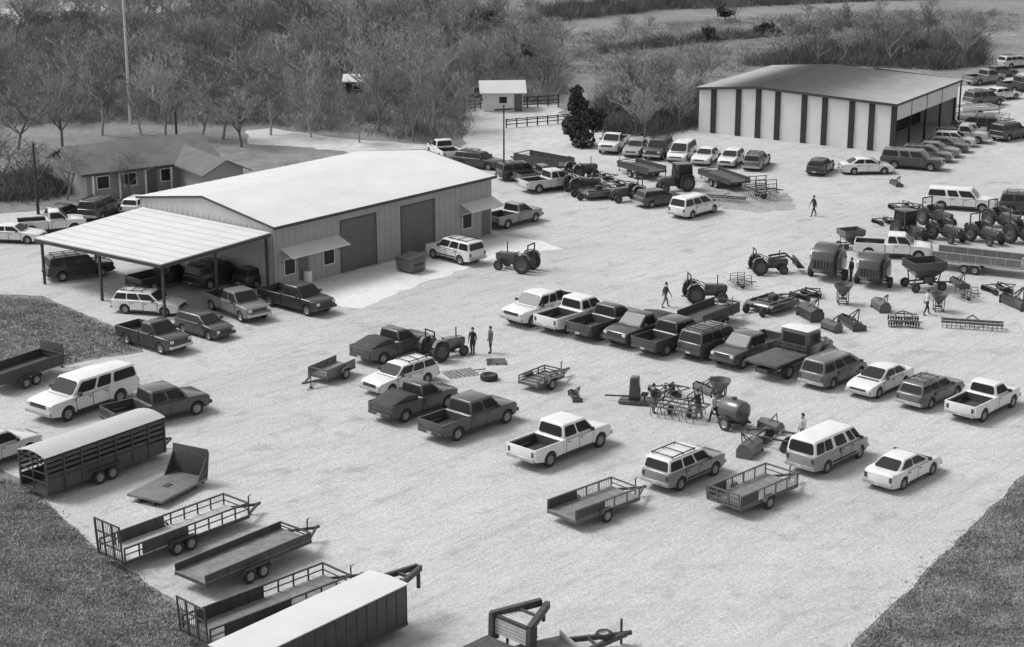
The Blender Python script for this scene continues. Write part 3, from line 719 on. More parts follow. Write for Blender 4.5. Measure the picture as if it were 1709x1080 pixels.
def toolbar(W=4.0):
    """long low drag: two beams with spring teeth and a central drawbar"""
    K = Kind(); f = MB()
    for x in (-.35, .35): f.bar((x, -W / 2, .42), (x, W / 2, .42), .14)
    for k in range(5): y = -W / 2 + .1 + k * (W - .2) / 4; f.bar((-.35, y, .42), (.35, y, .42), .08)
    f.bar((.35, -.5, .42), (1.4, 0, .5), .08); f.bar((.35, .5, .42), (1.4, 0, .5), .08)
    K.add('frame', f, 'paint')
    t = MB(); n = int(W / .28)
    for k in range(n):
        y = -W / 2 + .1 + k * (W - .2) / (n - 1)
        for x in (-.35, .35): t.bar((x, y, .42), (x - .2, y, .25), .04); t.bar((x - .2, y, .25), (x + .03, y, .01), .04)
    K.add('tooth', t, 'dark_steel')
    return K
def tiller(W=1.9):
    K = Kind()
    K.add('hood', MB().prism([(-.55, .25), (-.5, .7), (-.1, .92), (.35, .85), (.5, .5), (.42, .48), (.3, .76), (-.1, .83), (-.43, .64), (-.48, .25)], -W / 2, W / 2), 'paint')
    r = MB().cyl((0, -W / 2 + .05, .34), (0, W / 2 - .05, .34), .08, 8)
    for k in range(10):
        y = -W / 2 + .12 + k * (W - .24) / 9
        for a in range(3): t = a * 2.09 + k * .6; r.bar((0, y, .34), (.3 * math.cos(t), y, .34 + .3 * math.sin(t)), .05)
    K.add('rotor', r, 'dark_steel')
    for sg in (1, -1): K.add('end_plate', MB().prism([(-.55, .02), (.5, .02), (.5, .6), (-.1, .94), (-.5, .72)], *sorted((sg * (W / 2 + .002), sg * (W / 2 + .05)))), 'paint')
    m = MB(); m.bar((.35, -.35, .7), (.6, 0, 1.35), .07); m.bar((.35, .35, .7), (.6, 0, 1.35), .07); m.bar((-.3, 0, .8), (.6, 0, 1.35), .06)
    K.add('hitch_frame', m, 'dark_steel')
    return K
def post_driver():
    K = Kind()
    K.add('base', MB().box(-.9, .9, -.6, .6, .05, .22), 'paint', bevel=.03)
    m = MB().prism([(-.3, .22), (.35, .22), (.28, 1.55), (-.2, 1.6)], -.28, .28); K.add('tower', m, 'paint', bevel=.04)
    K.add('seat', MB().box(-.75, -.35, -.25, .25, .5, .62), 'seat_vinyl', bevel=.03)
    k = MB(); k.bar((-.55, 0, .22), (-.55, 0, .5), .07); k.bar((.35, 0, .35), (1.8, 0, .3), .08)
    K.add('drawbar', k, 'dark_steel')
    return K
def tank_cart():
    K = Kind()
    K.add('tank', MB().lathe([(.001, -.85), (.35, -.83), (.6, -.7), (.66, -.5), (.66, .5), (.6, .7), (.35, .83), (.001, .85)], 22, Matrix.Translation((0, 0, 1.05)) @ Matrix.Rotation(R(90), 4, 'Y') ), 'paint')
    f = MB()
    for sg in (1, -1): f.bar((-.9, sg * .4, .45), (.9, sg * .4, .45), .1)
    for x in (-.7, .7): f.bar((x, -.5, .45), (x, .5, .45), .1)
    f.bar((.9, 0, .45), (1.7, 0, .4), .08)
    K.add('frame', f, 'dark_steel')
    for sg in (1, -1): wheel(K, 0, sg * .72, .4, .22, sg, 'rim')
    K.add('filler_cap', MB().cyl((0, 0, 1.69), (0, 0, 1.8), .14, 12), 'dark_steel')
    return K
def mast():
    K = Kind(); m = MB()
    for sg in (1, -1): m.bar((0, sg * .28, .02), (0, sg * .26, 2.5), .12, .16)
    for z in (.15, .9, 1.7, 2.46): m.bar((0, -.26, z), (0, .26, z), .09)
    K.add('upright', m, 'dark_steel')
    K.add('carriage', MB().box(.06, .14, -.45, .45, .5, 1.3), 'dark_steel', bevel=.01)
    for sg in (1, -1): K.add('fork', MB().prism([(.15, .5), (.2, .5), (.22, .1), (1.15, .07), (1.15, .03), (.15, .05)], *sorted((sg * .2, sg * .32))), 'dark_steel')
    f = MB(); f.bar((-.7, -.3, .05), (0, -.3, .05), .09); f.bar((-.7, .3, .05), (0, .3, .05), .09); f.bar((-.65, -.3, .05), (-.03, -.28, 1.2), .06); f.bar((-.65, .3, .05), (-.03, .28, 1.2), .06)
    K.add('base_frame', f, 'dark_steel')
    return K
def dump_bed():
    """detached truck bed on the ground with an upright headboard at one end"""
    K = Kind(); L, W = 3.7, 2.2
    K.add('floor', MB().box(-L / 2, L / 2, -W / 2, W / 2, .28, .42), 'panel', bevel=.02)
    s = MB()
    for sg in (1, -1): s.box(-L / 2 + .1, L / 2 - .1, sg * .45 - .07, sg * .45 + .07, 0, .278)
    for k in range(6): x = -L / 2 + .3 + k * (L - .6) / 5; s.box(x - .04, x + .04, -W / 2 + .03, W / 2 - .03, .16, .277)
    K.add('skid_beam', s, 'dark_steel')
    h = MB().prism([(L / 2 - .06, .425), (L / 2 + .02, .425), (L / 2 + .22, 1.65), (L / 2 + .12, 1.9), (L / 2 + .05, 1.9)], -W / 2, W / 2)
    hi = K.add('headboard', h, 'dark_steel', bevel=.02)
    w = MB()
    for sg in (1, -1): w.prism([(L / 2 - .8, .425), (L / 2 - .07, .425), (L / 2 + .0, 1.5)], *sorted((sg * (W / 2 - .01), sg * (W / 2 - .07))))
    K.add('wing_plate', w, 'dark_steel', hi)
    K.add('hinge_plate', MB().box(-.25, .2, -.15, .15, .422, .46), 'dark_steel')
    return K
def dumpster():
    K = Kind()
    K.add('bin', MB().prism([(-.7, .12), (.7, .12), (.85, 1.2), (-.85, 1.05)], -.8, .8), 'paint', bevel=.03)
    for sg in (1, -1): K.add('lid', MB().slab([(-.88, sg * .02 if sg > 0 else -.82, 1.06), (.88, sg * .02 if sg > 0 else -.82, 1.22), (.88, .82 if sg > 0 else -.02, 1.22), (-.88, .82 if sg > 0 else -.02, 1.06)], .04), 'black_trim')
    for x in (-.5, .5):
        for y in (-.6, .6): K.add('caster', MB().cyl((x, y - .04, .06), (x, y + .04, .06), .06, 10), 'tyre')
    for sg in (1, -1): K.add('fork_pocket', MB().box(-.5, .5, *sorted((sg * .802, sg * .9)), .55, .7), 'dark_steel')
    return K
def barrel():
    K = Kind()
    K.add('drum', MB().lathe([(.001, 0), (.29, 0), (.29, .28), (.305, .3), (.29, .32), (.29, .58), (.305, .6), (.29, .62), (.29, .88), (.27, .89), (.001, .86)], 18), 'paint')
    K.add('bung', MB().cyl((.15, 0, .86), (.15, 0, .9), .04, 8), 'dark_steel')
    return K
def loose_tyre():
    K = Kind(); r, h = .55, .18
    t = MB(); t.lathe([(r * .55, -h * .8), (r * .8, -h), (r * .96, -h * .7), (r, 0), (r * .96, h * .7), (r * .8, h), (r * .55, h * .8), (r * .5, 0), (r * .55, -h * .8)], 24, Matrix.Translation((0, 0, h)))
    K.add('tyre', t, 'tyre'); K.add('rim', MB().lathe([(.001, .16), (.28, .12), (.3, .28), (.27, .3), (.24, .2), (.001, .22)], 18), 'rim_dark')
    return K
def drag_mat():
    K = Kind(); m = MB()
    for k in range(6): m.bar((-.9, -.6 + k * .24, .08), (.9, -.6 + k * .24, .08), .05)
    for k in range(7): m.bar((-.9 + k * .3, -.64, .12), (-.9 + k * .3, .64, .12), .045)
    K.add('frame', m, 'paint')
    t = MB()
    for k in range(6):
        for j in range(7): t.bar((-.9 + j * .3, -.6 + k * .24, .09), (-.9 + j * .3, -.6 + k * .24, 0), .03)
    K.add('spike', t, 'dark_steel')
    K.add('drawbar', MB().bar((.9, 0, .14), (1.7, 0, .1), .05), 'dark_steel')
    return K
def pallet():
    K = Kind(); m = MB()
    for k in range(7): m.box(-.6, .6, -.5 + k * .15, -.4 + k * .15, .11, .135)
    K.add('board', m, 'paint'); b = MB()
    for x in (-.55, 0, .55): b.box(x - .05, x + .05, -.5, .5, 0, .109)
    K.add('runner', b, 'paint')
    return K
def gooseneck_flatbed(L=7.0, W=2.2):
    """flatbed whose front carries two risers and a converging neck with a pale slatted deck between"""
    K = Kind(); x1 = L / 2; hw = W / 2
    f = MB()
    for sg in (1, -1): f.box(-x1, x1, *sorted((sg * hw, sg * (hw - .12))), .55, .8)
    K.add('frame', f, 'dark_steel'); d = MB()
    for k in range(10): y = -hw + .13 + k * (W - .26) / 10; d.box(-x1, x1 - .4, y + .01, y + (W - .26) / 10 - .01, .76, .81)
    K.add('deck', d, 'plank_dark')
    n = MB()
    for sg in (1, -1):
        n.bar((x1 - .06, sg * (hw - .06), .55), (x1 - .02, sg * (hw - .06), 1.72), .24, .42); n.bar((x1 - .2, sg * (hw - .06), 1.66), (x1 + 1.9, sg * .18, 1.80), .22, .3)
    n.bar((x1 + .9, -.62, 1.72), (x1 + .9, .62, 1.72), .1); n.bar((x1 - .04, -hw + .1, 1.62), (x1 - .04, hw - .1, 1.62), .14)
    ni = K.add('neck', n, 'dark_steel')
    K.add('coupler', MB().cyl((x1 + 1.85, 0, 1.80), (x1 + 1.85, 0, 1.0), .08, 10), 'dark_steel', ni)
    s = MB()
    for k in range(5): z = .85 + k * .15; s.box(x1 - .10, x1 - .03, -hw + .16, hw - .16, z, z + .11)
    K.add('front_board', s, 'plank_pale', ni)
    s = MB()
    for k in range(5): x = x1 + .08 + k * .16; s.box(x, x + .12, -.75 + k * .06, .75 - k * .06, 1.62, 1.66)
    K.add('neck_deck', s, 'plank_pale', ni)
    for k in (-.45, .45):
        for sg in (1, -1): wheel(K, -.6 + k, sg * (hw - .25), .38, .24, sg)
    for sg in (1, -1): K.add('jack', MB().cyl((x1 + .3, sg * .6, .01), (x1 + .3, sg * .6, 1.6), .06, 8), 'dark_steel', ni)
    return K
def hitch_trailer(L=3.0, W=1.8):
    """pale low trailer with a long dark A-frame drawbar carrying a spare wheel"""
    K = Kind(); x1 = L / 2; hw = W / 2
    K.add('deck', MB().box(-x1, x1, -hw, hw, .5, .62), 'mid_steel', bevel=.02)
    K.add('bulkhead', MB().box(x1 - .06, x1, -hw, hw, .622, .85), 'light_steel', bevel=.015)
    t = MB()
    for sg in (1, -1): t.bar((x1 - .05, sg * (hw - .2), .46), (x1 + 2.6, 0, .5), .16, .2)
    t.bar((x1 + 1.0, -.42, .5), (x1 + 1.0, .42, .5), .1); t.box(x1 + 2.5, x1 + 2.85, -.07, .07, .44, .6)
    ti = K.add('tongue', t, 'dark_steel')
    sp = MB(); r, h = .36, .12
    sp.lathe([(r * .55, -h * .8), (r * .8, -h), (r * .96, -h * .7), (r, 0), (r * .96, h * .7), (r * .8, h), (r * .55, h * .8), (r * .5, 0), (r * .55, -h * .8)], 24, Matrix.Translation((x1 + 1.55, 0, .70)))
    wi = K.add('spare_wheel', sp, 'tyre', ti); K.add('rim', MB().lathe([(.001, .70), (.18, .68), (.2, .78), (.17, .8), (.15, .72), (.001, .73)], 18, Matrix.Translation((x1 + 1.55, 0, 0))), 'galvanised', wi)
    K.add('jack', MB().cyl((x1 + 2.45, .14, .01), (x1 + 2.45, .14, 1.15), .055, 8), 'dark_steel', ti)
    for sg in (1, -1):
        wheel(K, 0, sg * (hw + .14), .34, .2, sg)
        K.add('fender', MB().box(-.48, .48, *sorted((sg * (hw + .003), sg * (hw + .26))), .72, .76), 'dark_steel', bevel=.015)
    return K
TRACTOR = tractor(); TRACTOR_LOADER = tractor(loader=True); TRACTOR_CAB = tractor(cab=True, canopy=False)
BALER = baler(); HOPPER = hopper_wagon(); DISC = disc_harrow(); CULT = cultivator(); SPREADER = spreader(); CUTTER = rotary_cutter(); BLADE = box_blade(); TOOLBAR = toolbar(); TILLER = tiller(); DRIVER = post_driver(); TANK = tank_cart()
# ------------------------------------------------------------------ people
def person_kind(pose):
    """one continuous skinned figure, joints placed for the pose"""
    P = {}; E = []; Rr = {}
    def v(n, p, r, to=None):
        g_ = 1.0 if max(r) < .04 else 1.16
        P[n] = p; Rr[n] = (r[0] * g_, r[1] * g_)
        if to: E.append((to, n))
    lean = pose.get('lean', 0); st = pose.get('stride', .12)
    v('pelvis', (0, 0, .95), (.15, .105)); v('waist', (lean * .3, 0, 1.10), (.145, .10), 'pelvis'); v('chest', (lean * .7, 0, 1.32), (.175, .115), 'waist')
    v('collar', (lean, 0, 1.45), (.10, .085), 'chest'); v('neck', (lean + .01, 0, 1.52), (.055, .055), 'collar'); v('jaw', (lean + .035, 0, 1.60), (.075, .085), 'neck'); v('skull', (lean + .02, 0, 1.69), (.082, .098), 'jaw'); v('top', (lean + .01, 0, 1.765), (.05, .055), 'skull')
    v('nose', (lean + .125, 0, 1.645), (.014, .014), 'jaw')
    for s, nm in ((1, 'l'), (-1, 'r')):
        fx = st * s
        v('hip' + nm, (0, s * .10, .89), (.092, .098), 'pelvis'); v('knee' + nm, (fx * .6 + .03, s * .105, .49), (.06, .062), 'hip' + nm); v('ankle' + nm, (fx - (.05 if fx < 0 else 0), s * .11, .09), (.042, .046), 'knee' + nm)
        v('ball' + nm, (fx + .13, s * .12, .04), (.045, .032), 'ankle' + nm); v('toe' + nm, (fx + .19, s * .125, .03), (.035, .022), 'ball' + nm)
        a = pose.get('arm' + nm, (-fx * .8, .02))
        v('sh' + nm, (lean, s * .185, 1.42), (.062, .062), 'collar'); v('el' + nm, (lean + a[0] * .5, s * (.235 + a[1]), 1.15), (.043, .043), 'sh' + nm)
        wz = .92 + pose.get('lift' + nm, 0); wx = lean + a[0] + .06
        v('wr' + nm, (wx, s * (.235 + a[1]), wz), (.028, .03), 'el' + nm); v('palm' + nm, (wx + .015, s * (.235 + a[1]), wz - .075), (.02, .042), 'wr' + nm)
        for k, (dy, ln) in enumerate(((.03, .085), (.011, .098), (-.009, .092), (-.028, .072))):
            v('f%d' % k + nm, (wx + .02 + dy, s * (.235 + a[1]), wz - .10 - ln * .5), (.009, .009), 'palm' + nm); v('g%d' % k + nm, (wx + .035 + dy, s * (.225 + a[1]), wz - .10 - ln), (.008, .008), 'f%d' % k + nm)
        v('th' + nm, (wx + .065, s * (.222 + a[1]), wz - .085), (.0095, .0095), 'wr' + nm); v('tt' + nm, (wx + .075, s * (.212 + a[1]), wz - .12), (.0085, .0085), 'th' + nm)
    names = list(P); me = bpy.data.meshes.new('figure'); me.from_pydata([P[n] for n in names], [(names.index(a), names.index(b)) for a, b in E], [])
    o = bpy.data.objects.new('figure', me); col.objects.link(o)
    o.modifiers.new('skin', 'SKIN'); sub = o.modifiers.new('sub', 'SUBSURF'); sub.levels = 1; sub.render_levels = 1
    if not me.skin_vertices: me.attributes
    for i, n in enumerate(names):
        sv = me.skin_vertices[0].data[i]; sv.radius = Rr[n]; sv.use_root = (n == 'pelvis')
    dg = bpy.context.evaluated_depsgraph_get()
    out = bpy.data.meshes.new_from_object(o.evaluated_get(dg)); out.name = 'body'
    bpy.data.objects.remove(o)
    out.materials.clear()
    return out, lean
def person(pose, label, xy, head, shirt, trousers, hair='hair'):
    me, lean = POSES[pose]
    me = me.copy()
    for m in ('skin', shirt, trousers, 'black_trim'): me.materials.append(MATS[m])
    for p in me.polygons:
        c = p.center; k = 0
        arm = abs(c.y) > .20 and c.z < 1.4
        if c.z < .10 and not arm: k = 3
        elif c.z < .98 and not arm: k = 2
        elif arm: k = 1 if c.z > .98 else 0
        elif c.z < 1.50: k = 1
        p.material_index = k; p.use_smooth = True
    e = bpy.data.objects.new('person', me); col.objects.link(e)
    e.location = (xy[0], xy[1], 0); e.rotation_euler = (0, 0, R(head))
    tag(e, label, 'person', 'people walking about the yard')
    h = MB(); h.lathe([(.001, .118), (.05, .11), (.085, .075), (.10, .02), (.10, -.03), (.085, -.05), (.07, .0), (.001, .05)], 14)
    o = link('hair', h.mesh('hair'), MATS[hair], e, (lean + .005, 0, 1.70))
    for s in (1, -1):
        g = MB().lathe([(.001, -.011), (.009, -.006), (.011, 0), (.009, .006), (.001, .011)], 8); link('eye', g.mesh('eye'), MATS['black_trim'], e, (lean + .103, s * .032, 1.665))
    return e
POSES = {'walk': person_kind(dict(stride=.26, lean=.05)), 'stand': person_kind(dict(stride=.03, lean=.0)), 'reach': person_kind(dict(stride=.10, lean=.12, arml=(.30, .0), armr=(.34, .0), liftl=.18, liftr=.22))}
# ------------------------------------------------------------------ ground
def sheet(name, pts, z, m, kind='structure', jitter=0.0, step=2.0):
    """flat ground sheet with a ragged edge; pts are ground points"""
    out = []
    n = len(pts)
    for i in range(n):
        a, b = pts[i], pts[(i + 1) % n]; k = max(1, int((b - a).length / step)) if jitter else 1
        for j in range(k):
            p = a.lerp(b, j / k)
            if jitter and j: p = p + Vector((random.uniform(-1, 1), random.uniform(-1, 1), 0)) * jitter
            out.append((p.x, p.y, z))
    bm = bmesh.new(); vs = [bm.verts.new(p) for p in out]
    es = [bm.edges.new((vs[i], vs[(i + 1) % len(vs)])) for i in range(len(vs))]
    bmesh.ops.triangle_fill(bm, edges=es, use_beauty=True)
    bmesh.ops.recalc_face_normals(bm, faces=bm.faces)
    me = bpy.data.meshes.new(name); bm.to_mesh(me); bm.free()
    for p in me.polygons:
        if p.normal.z < 0: p.flip()
    me.materials.append(None)
    o = link(name, me, m); tag(o, kind=kind)
    return o
def ground_mat(name, v, amps, bump=.5, tracks=False):
    """base value modulated by several (scale, amount) noises"""
    m = bpy.data.materials.new(name); m.use_nodes = True; nt = m.node_tree; N = nt.nodes; L = nt.links; b = N['Principled BSDF']
    b.inputs['Roughness'].default_value = .95; b.inputs['Specular IOR Level'].default_value = .15
    tc = N.new('ShaderNodeTexCoord'); cur = None
    for sc, amp, det in amps:
        n = N.new('ShaderNodeTexNoise'); n.inputs['Scale'].default_value = sc; n.inputs['Detail'].default_value = det; n.inputs['Roughness'].default_value = .7
        L.new(tc.outputs['Object'], n.inputs['Vector'])
        r = N.new('ShaderNodeMapRange'); r.inputs[1].default_value = .28; r.inputs[2].default_value = .72; r.inputs[3].default_value = 1 - amp; r.inputs[4].default_value = 1 + amp
        L.new(n.outputs['Fac'], r.inputs[0])
        if cur is None: cur = r.outputs[0]
        else:
            q = N.new('ShaderNodeMath'); q.operation = 'MULTIPLY'; L.new(cur, q.inputs[0]); L.new(r.outputs[0], q.inputs[1]); cur = q.outputs[0]
    if tracks:      # worn wheel lanes running with the rows of vehicles, and oil and damp stains
        for rot, sc, lo, hi, f0, f1 in ((52, (.02, 1.6, 1), .6, .78, 1.0, .88), (36, (.02, 1.6, 1), .62, .78, 1.0, .90), (48, (.05, .55, 1), .62, .78, 1.0, .87), (10, (.04, .5, 1), .62, .8, 1.0, .90), (0, (.22, .22, 1), .66, .78, 1.0, .78)):
            mp = N.new('ShaderNodeMapping'); mp.vector_type = 'POINT'
            vr = N.new('ShaderNodeVectorRotate'); vr.rotation_type = 'Z_AXIS'; vr.inputs['Angle'].default_value = -R(rot); L.new(tc.outputs['Object'], vr.inputs['Vector'])
            L.new(vr.outputs[0], mp.inputs['Vector']); mp.inputs['Scale'].default_value = sc
            n = N.new('ShaderNodeTexNoise'); n.inputs['Scale'].default_value = 2.2; n.inputs['Detail'].default_value = 5; n.inputs['Roughness'].default_value = .6; L.new(mp.outputs[0], n.inputs['Vector'])
            r = N.new('ShaderNodeMapRange'); r.inputs[1].default_value = lo - .1; r.inputs[2].default_value = hi - .08; r.inputs[3].default_value = f0; r.inputs[4].default_value = f1; L.new(n.outputs['Fac'], r.inputs[0])
            q = N.new('ShaderNodeMath'); q.operation = 'MULTIPLY'; L.new(cur, q.inputs[0]); L.new(r.outputs[0], q.inputs[1]); cur = q.outputs[0]
    q = N.new('ShaderNodeMath'); q.operation = 'MULTIPLY'; q.inputs[1].default_value = v; L.new(cur, q.inputs[0])
    cc = N.new('ShaderNodeCombineColor')
    for i in range(3): L.new(q.outputs[0], cc.inputs[i])
    L.new(cc.outputs[0], b.inputs['Base Color'])
    n = N.new('ShaderNodeTexNoise'); n.inputs['Scale'].default_value = 5; n.inputs['Detail'].default_value = 8; L.new(tc.outputs['Object'], n.inputs['Vector'])
    bp = N.new('ShaderNodeBump'); bp.inputs['Strength'].default_value = bump; bp.inputs['Distance'].default_value = .12
    L.new(n.outputs['Fac'], bp.inputs['Height']); L.new(bp.outputs[0], b.inputs['Normal'])
    MATS[name] = m; return m
ground_mat('field_ground', .205, [(.018, .22, 4), (.12, .22, 4), (1.3, .30, 6)], .8)
ground_mat('gravel', .46, [(.045, .10, 4), (.35, .07, 5), (2.5, .08, 3), (9.0, .24, 2)], .5, True)
ground_mat('concrete', .62, [(.2, .10, 4), (2.0, .08, 4), (10.0, .1, 2)], .2)
ground_mat('dirt', .30, [(.15, .2, 4), (1.0, .2, 4), (8.0, .25, 2)], .5)
ground_mat('pale_earth', .46, [(.12, .15, 4), (1.0, .2, 5)], .5)
ground_mat('pale_grass', .20, [(.05, .3, 4), (.5, .3, 5), (3.0, .25, 3)], .8)
B = 2600.0
sheet('field', [Vector((-B, -300, 0)), Vector((B, -300, 0)), Vector((B, B * 1.6, 0)), Vector((-B, B * 1.6, 0))], 0.0, MATS['field_ground'])
px = lambda L_: [at(x, y) for x, y in L_]
sheet('gravel_lot', px([(1360, 1130), (1420, 1080), (1560, 940), (1709, 793), (1900, 610), (1900, 110), (1720, 118), (1630, 138), (1500, 170), (1180, 205), (1120, 222), (1000, 236), (960, 250), (870, 262), (700, 270), (420, 330), (240, 335), (150, 345), (-60, 362), (-60, 490), (70, 494), (190, 545), (240, 588), (150, 602), (100, 615), (-60, 655), (-60, 755), (40, 802), (150, 905), (300, 1012), (345, 1130)]), .02, MATS['gravel'], jitter=.12, step=.8)
sheet('concrete_apron', px([(515, 470), (620, 446), (720, 420), (835, 394), (905, 402), (940, 416), (830, 432), (700, 474), (605, 516), (568, 512), (540, 492)]), .026, MATS['concrete'], jitter=.25, step=.8)
sheet('dirt_patch', px([(1190, 300), (1270, 305), (1320, 330), (1330, 350), (1260, 356), (1190, 345), (1165, 320)]), .026, MATS['dirt'], jitter=.5, step=.8)
sheet('earth_bank', px([(412, 218), (450, 214), (560, 230), (700, 241), (790, 250), (790, 268), (700, 264), (620, 259), (500, 246), (415, 240)]), .02, MATS['pale_earth'], jitter=.4, step=1.2)
sheet('pale_clearing', px([(772, 250), (774, 186), (800, 179), (932, 176), (946, 214), (1000, 205), (1010, 236), (960, 262), (880, 275)]), .012, MATS['pale_earth'], jitter=.5, step=1.5)
sheet('pasture', px([(925, 62), (1100, 38), (1420, 20), (1560, 14), (1760, 20), (1760, 60), (1500, 70), (1300, 95), (1180, 140), (1080, 150), (960, 130)]), .02, MATS['pale_grass'], jitter=1.5, step=4)
sheet('back_pasture', px([(-60, 340), (-60, 300), (130, 302), (200, 240), (420, 240), (640, 268), (400, 330), (150, 345)]), .012, MATS['pale_grass'], jitter=.5, step=1.5)
sheet('upper_road', px([(-80, 34), (-80, 18), (100, 12), (300, 6), (440, -4), (440, 10), (300, 20), (100, 30)]), .02, MATS['pale_earth'], jitter=.6, step=4)
# short grass standing along the lower corners
def grass(name, poly, n, h, label):
    P = px(poly); xs = [p.x for p in P]; ys = [p.y for p in P]
    def inside(x, y):
        c = False; j = len(P) - 1
        for i in range(len(P)):
            if (P[i].y > y) != (P[j].y > y) and x < (P[j].x - P[i].x) * (y - P[i].y) / (P[j].y - P[i].y) + P[i].x: c = not c
            j = i
        return c
    vs = []; fs = []; k = 0
    rnd = random.Random(len(name))
    while k < n:
        x, y = rnd.uniform(min(xs), max(xs)), rnd.uniform(min(ys), max(ys))
        if not inside(x, y): continue
        if rnd.random() < .3: x += rnd.gauss(0, .3); y += rnd.gauss(0, .3)
        k += 1
        for _ in range(4):
            a = rnd.uniform(0, 6.28); b = rnd.uniform(.02, .05); hh = h * rnd.uniform(.5, 1.3); ox, oy = rnd.uniform(-.12, .12), rnd.uniform(-.12, .12)
            c, s = math.cos(a), math.sin(a); i = len(vs)
            lx, ly = rnd.uniform(-.1, .1), rnd.uniform(-.1, .1)
            vs += [(x + ox - c * b, y + oy - s * b, 0), (x + ox + c * b, y + oy + s * b, 0), (x + ox + lx, y + oy + ly, hh)]; fs.append((i, i + 1, i + 2))
    me = bpy.data.meshes.new(name); me.from_pydata(vs, [], fs); me.materials.append(None)
    tag(link(name, me, MATS['grass_blade']), label, 'grass', kind='stuff')
grass('grass', [(1425, 1085), (1560, 945), (1712, 798), (1712, 1085)], 13000, .10, 'rough mown grass beside the gravel at the lower corner')
grass('grass', [(-10, 800), (40, 808), (150, 912), (298, 1018), (335, 1085), (-10, 1085)], 13000, .10, 'rough grass below the row of trailers')
grass('grass', [(-10, 495), (70, 500), (185, 548), (228, 586), (148, 598), (96, 612), (-10, 640)], 6000, .11, 'island of rough grass between the canopy and the long white vehicle')
# ------------------------------------------------------------------ trees
def leaves(mb_v, mb_f, c, rad, n, size, rnd, cone=False):
    for _ in range(n):
        while True:
            p = Vector((rnd.uniform(-1, 1), rnd.uniform(-1, 1), rnd.uniform(-1, 1)))
            if p.length <= 1 and rnd.random() < .25 + .75 * p.length: break
        q = Vector((c[0] + p.x * rad[0], c[1] + p.y * rad[1], c[2] + p.z * rad[2]))
        u = Vector((rnd.gauss(0, 1), rnd.gauss(0, 1), rnd.gauss(0, 1))).normalized(); w = u.orthogonal().normalized()
        s = size * rnd.uniform(.6, 1.4); i = len(mb_v)
        v2 = u.cross(w) * s * .6; w = w * s
        mb_v += [tuple(q - w), tuple(q + v2), tuple(q + w), tuple(q - v2)]; mb_f.append((i, i + 1, i + 2, i + 3))
def tree_kind(seed, h, rad, style='round', n=1600, size=.22, lm='leaf_mid'):
    rnd = random.Random(seed); K = Kind(); t = MB(); V = []; Fc = []
    base = h * .25 if style != 'conifer' else h * .08
    t.cyl((0, 0, -.05), (rad * .05, 0, h * .55), h * .028, 8, h * .014); t.cyl((rad * .05, 0, h * .55), (0, 0, h * .9), h * .014, 6, .02)
    lobes = []
    if style == 'cedar':
        for k in range(26):
            q = rnd.uniform(.06, 1.0); z = h * q; r = rad * (1 - q) ** .55 * rnd.uniform(.45, .75) * (1 if q > .15 else .8)
            a = rnd.uniform(0, 6.28); d = rad * (1 - q) ** .6 * rnd.uniform(.1, .6); lobes.append(((d * math.cos(a), d * math.sin(a), z * .97), (r, r, r * 1.1)))
    elif style == 'conifer':
        for k in range(14):
            z = base + (h - base) * k / 14; r = rad * (1 - k / 14.5) * rnd.uniform(.75, 1.15)
            a = rnd.uniform(0, 6.28); lobes.append(((rnd.uniform(-.2, .2) * r, rnd.uniform(-.2, .2) * r, z), (r, r, h * .07)))
    else:
        for k in range(11):
            a = rnd.uniform(0, 6.28); d = rad * rnd.uniform(.15, .75); z = rnd.uniform(base + .15 * h, h * .88)
            r = rad * rnd.uniform(.28, .5)
            c = (d * math.cos(a), d * math.sin(a), z); lobes.append((c, (r, r, r * rnd.uniform(.6, .9))))
            t.cyl((rad * .03, 0, max(base, z - d * .9)), c, h * .010, 5, .015)
    tot = sum(l[1][0] ** 2 for l in lobes)
    for c, r in lobes: leaves(V, Fc, c, r, int(n * r[0] ** 2 / tot) + 8, size, rnd)
    K.add('trunk', t, 'bark')
    me = bpy.data.meshes.new('crown'); me.from_pydata(V, [], Fc); me.materials.append(None)
    K.add('crown', me, lm)
    return K
TREES = {'dark': tree_kind(1, 8, 3.2, n=2600, size=.24, lm='leaf_dark'), 'dark2': tree_kind(2, 7, 2.9, n=2200, size=.24, lm='leaf_dark'),
         'conifer': tree_kind(3, 8.5, 2.7, 'cedar', n=4200, size=.24, lm='leaf_dark'), 'mid': tree_kind(4, 7, 3.2, n=1500, size=.24, lm='leaf_mid'),
         'thin': tree_kind(5, 7, 2.8, n=700, size=.22, lm='leaf_mid'), 'pale': tree_kind(6, 5.5, 2.6, n=900, size=.22, lm='leaf_pale'),
         'bush': tree_kind(8, 2.2, 1.6, n=700, size=.16, lm='leaf_dark')}
def tree(kind, pxy, h, label, group=None, cat='tree', name='tree'):
    base = {'dark': 8, 'dark2': 7, 'conifer': 8.5, 'mid': 7, 'thin': 7, 'pale': 5.5, 'bush': 2.2}[kind]
    e = place(TREES[kind], name, label, cat, at(*pxy), random.uniform(0, 360), None, group, scale=h / base)
    return e
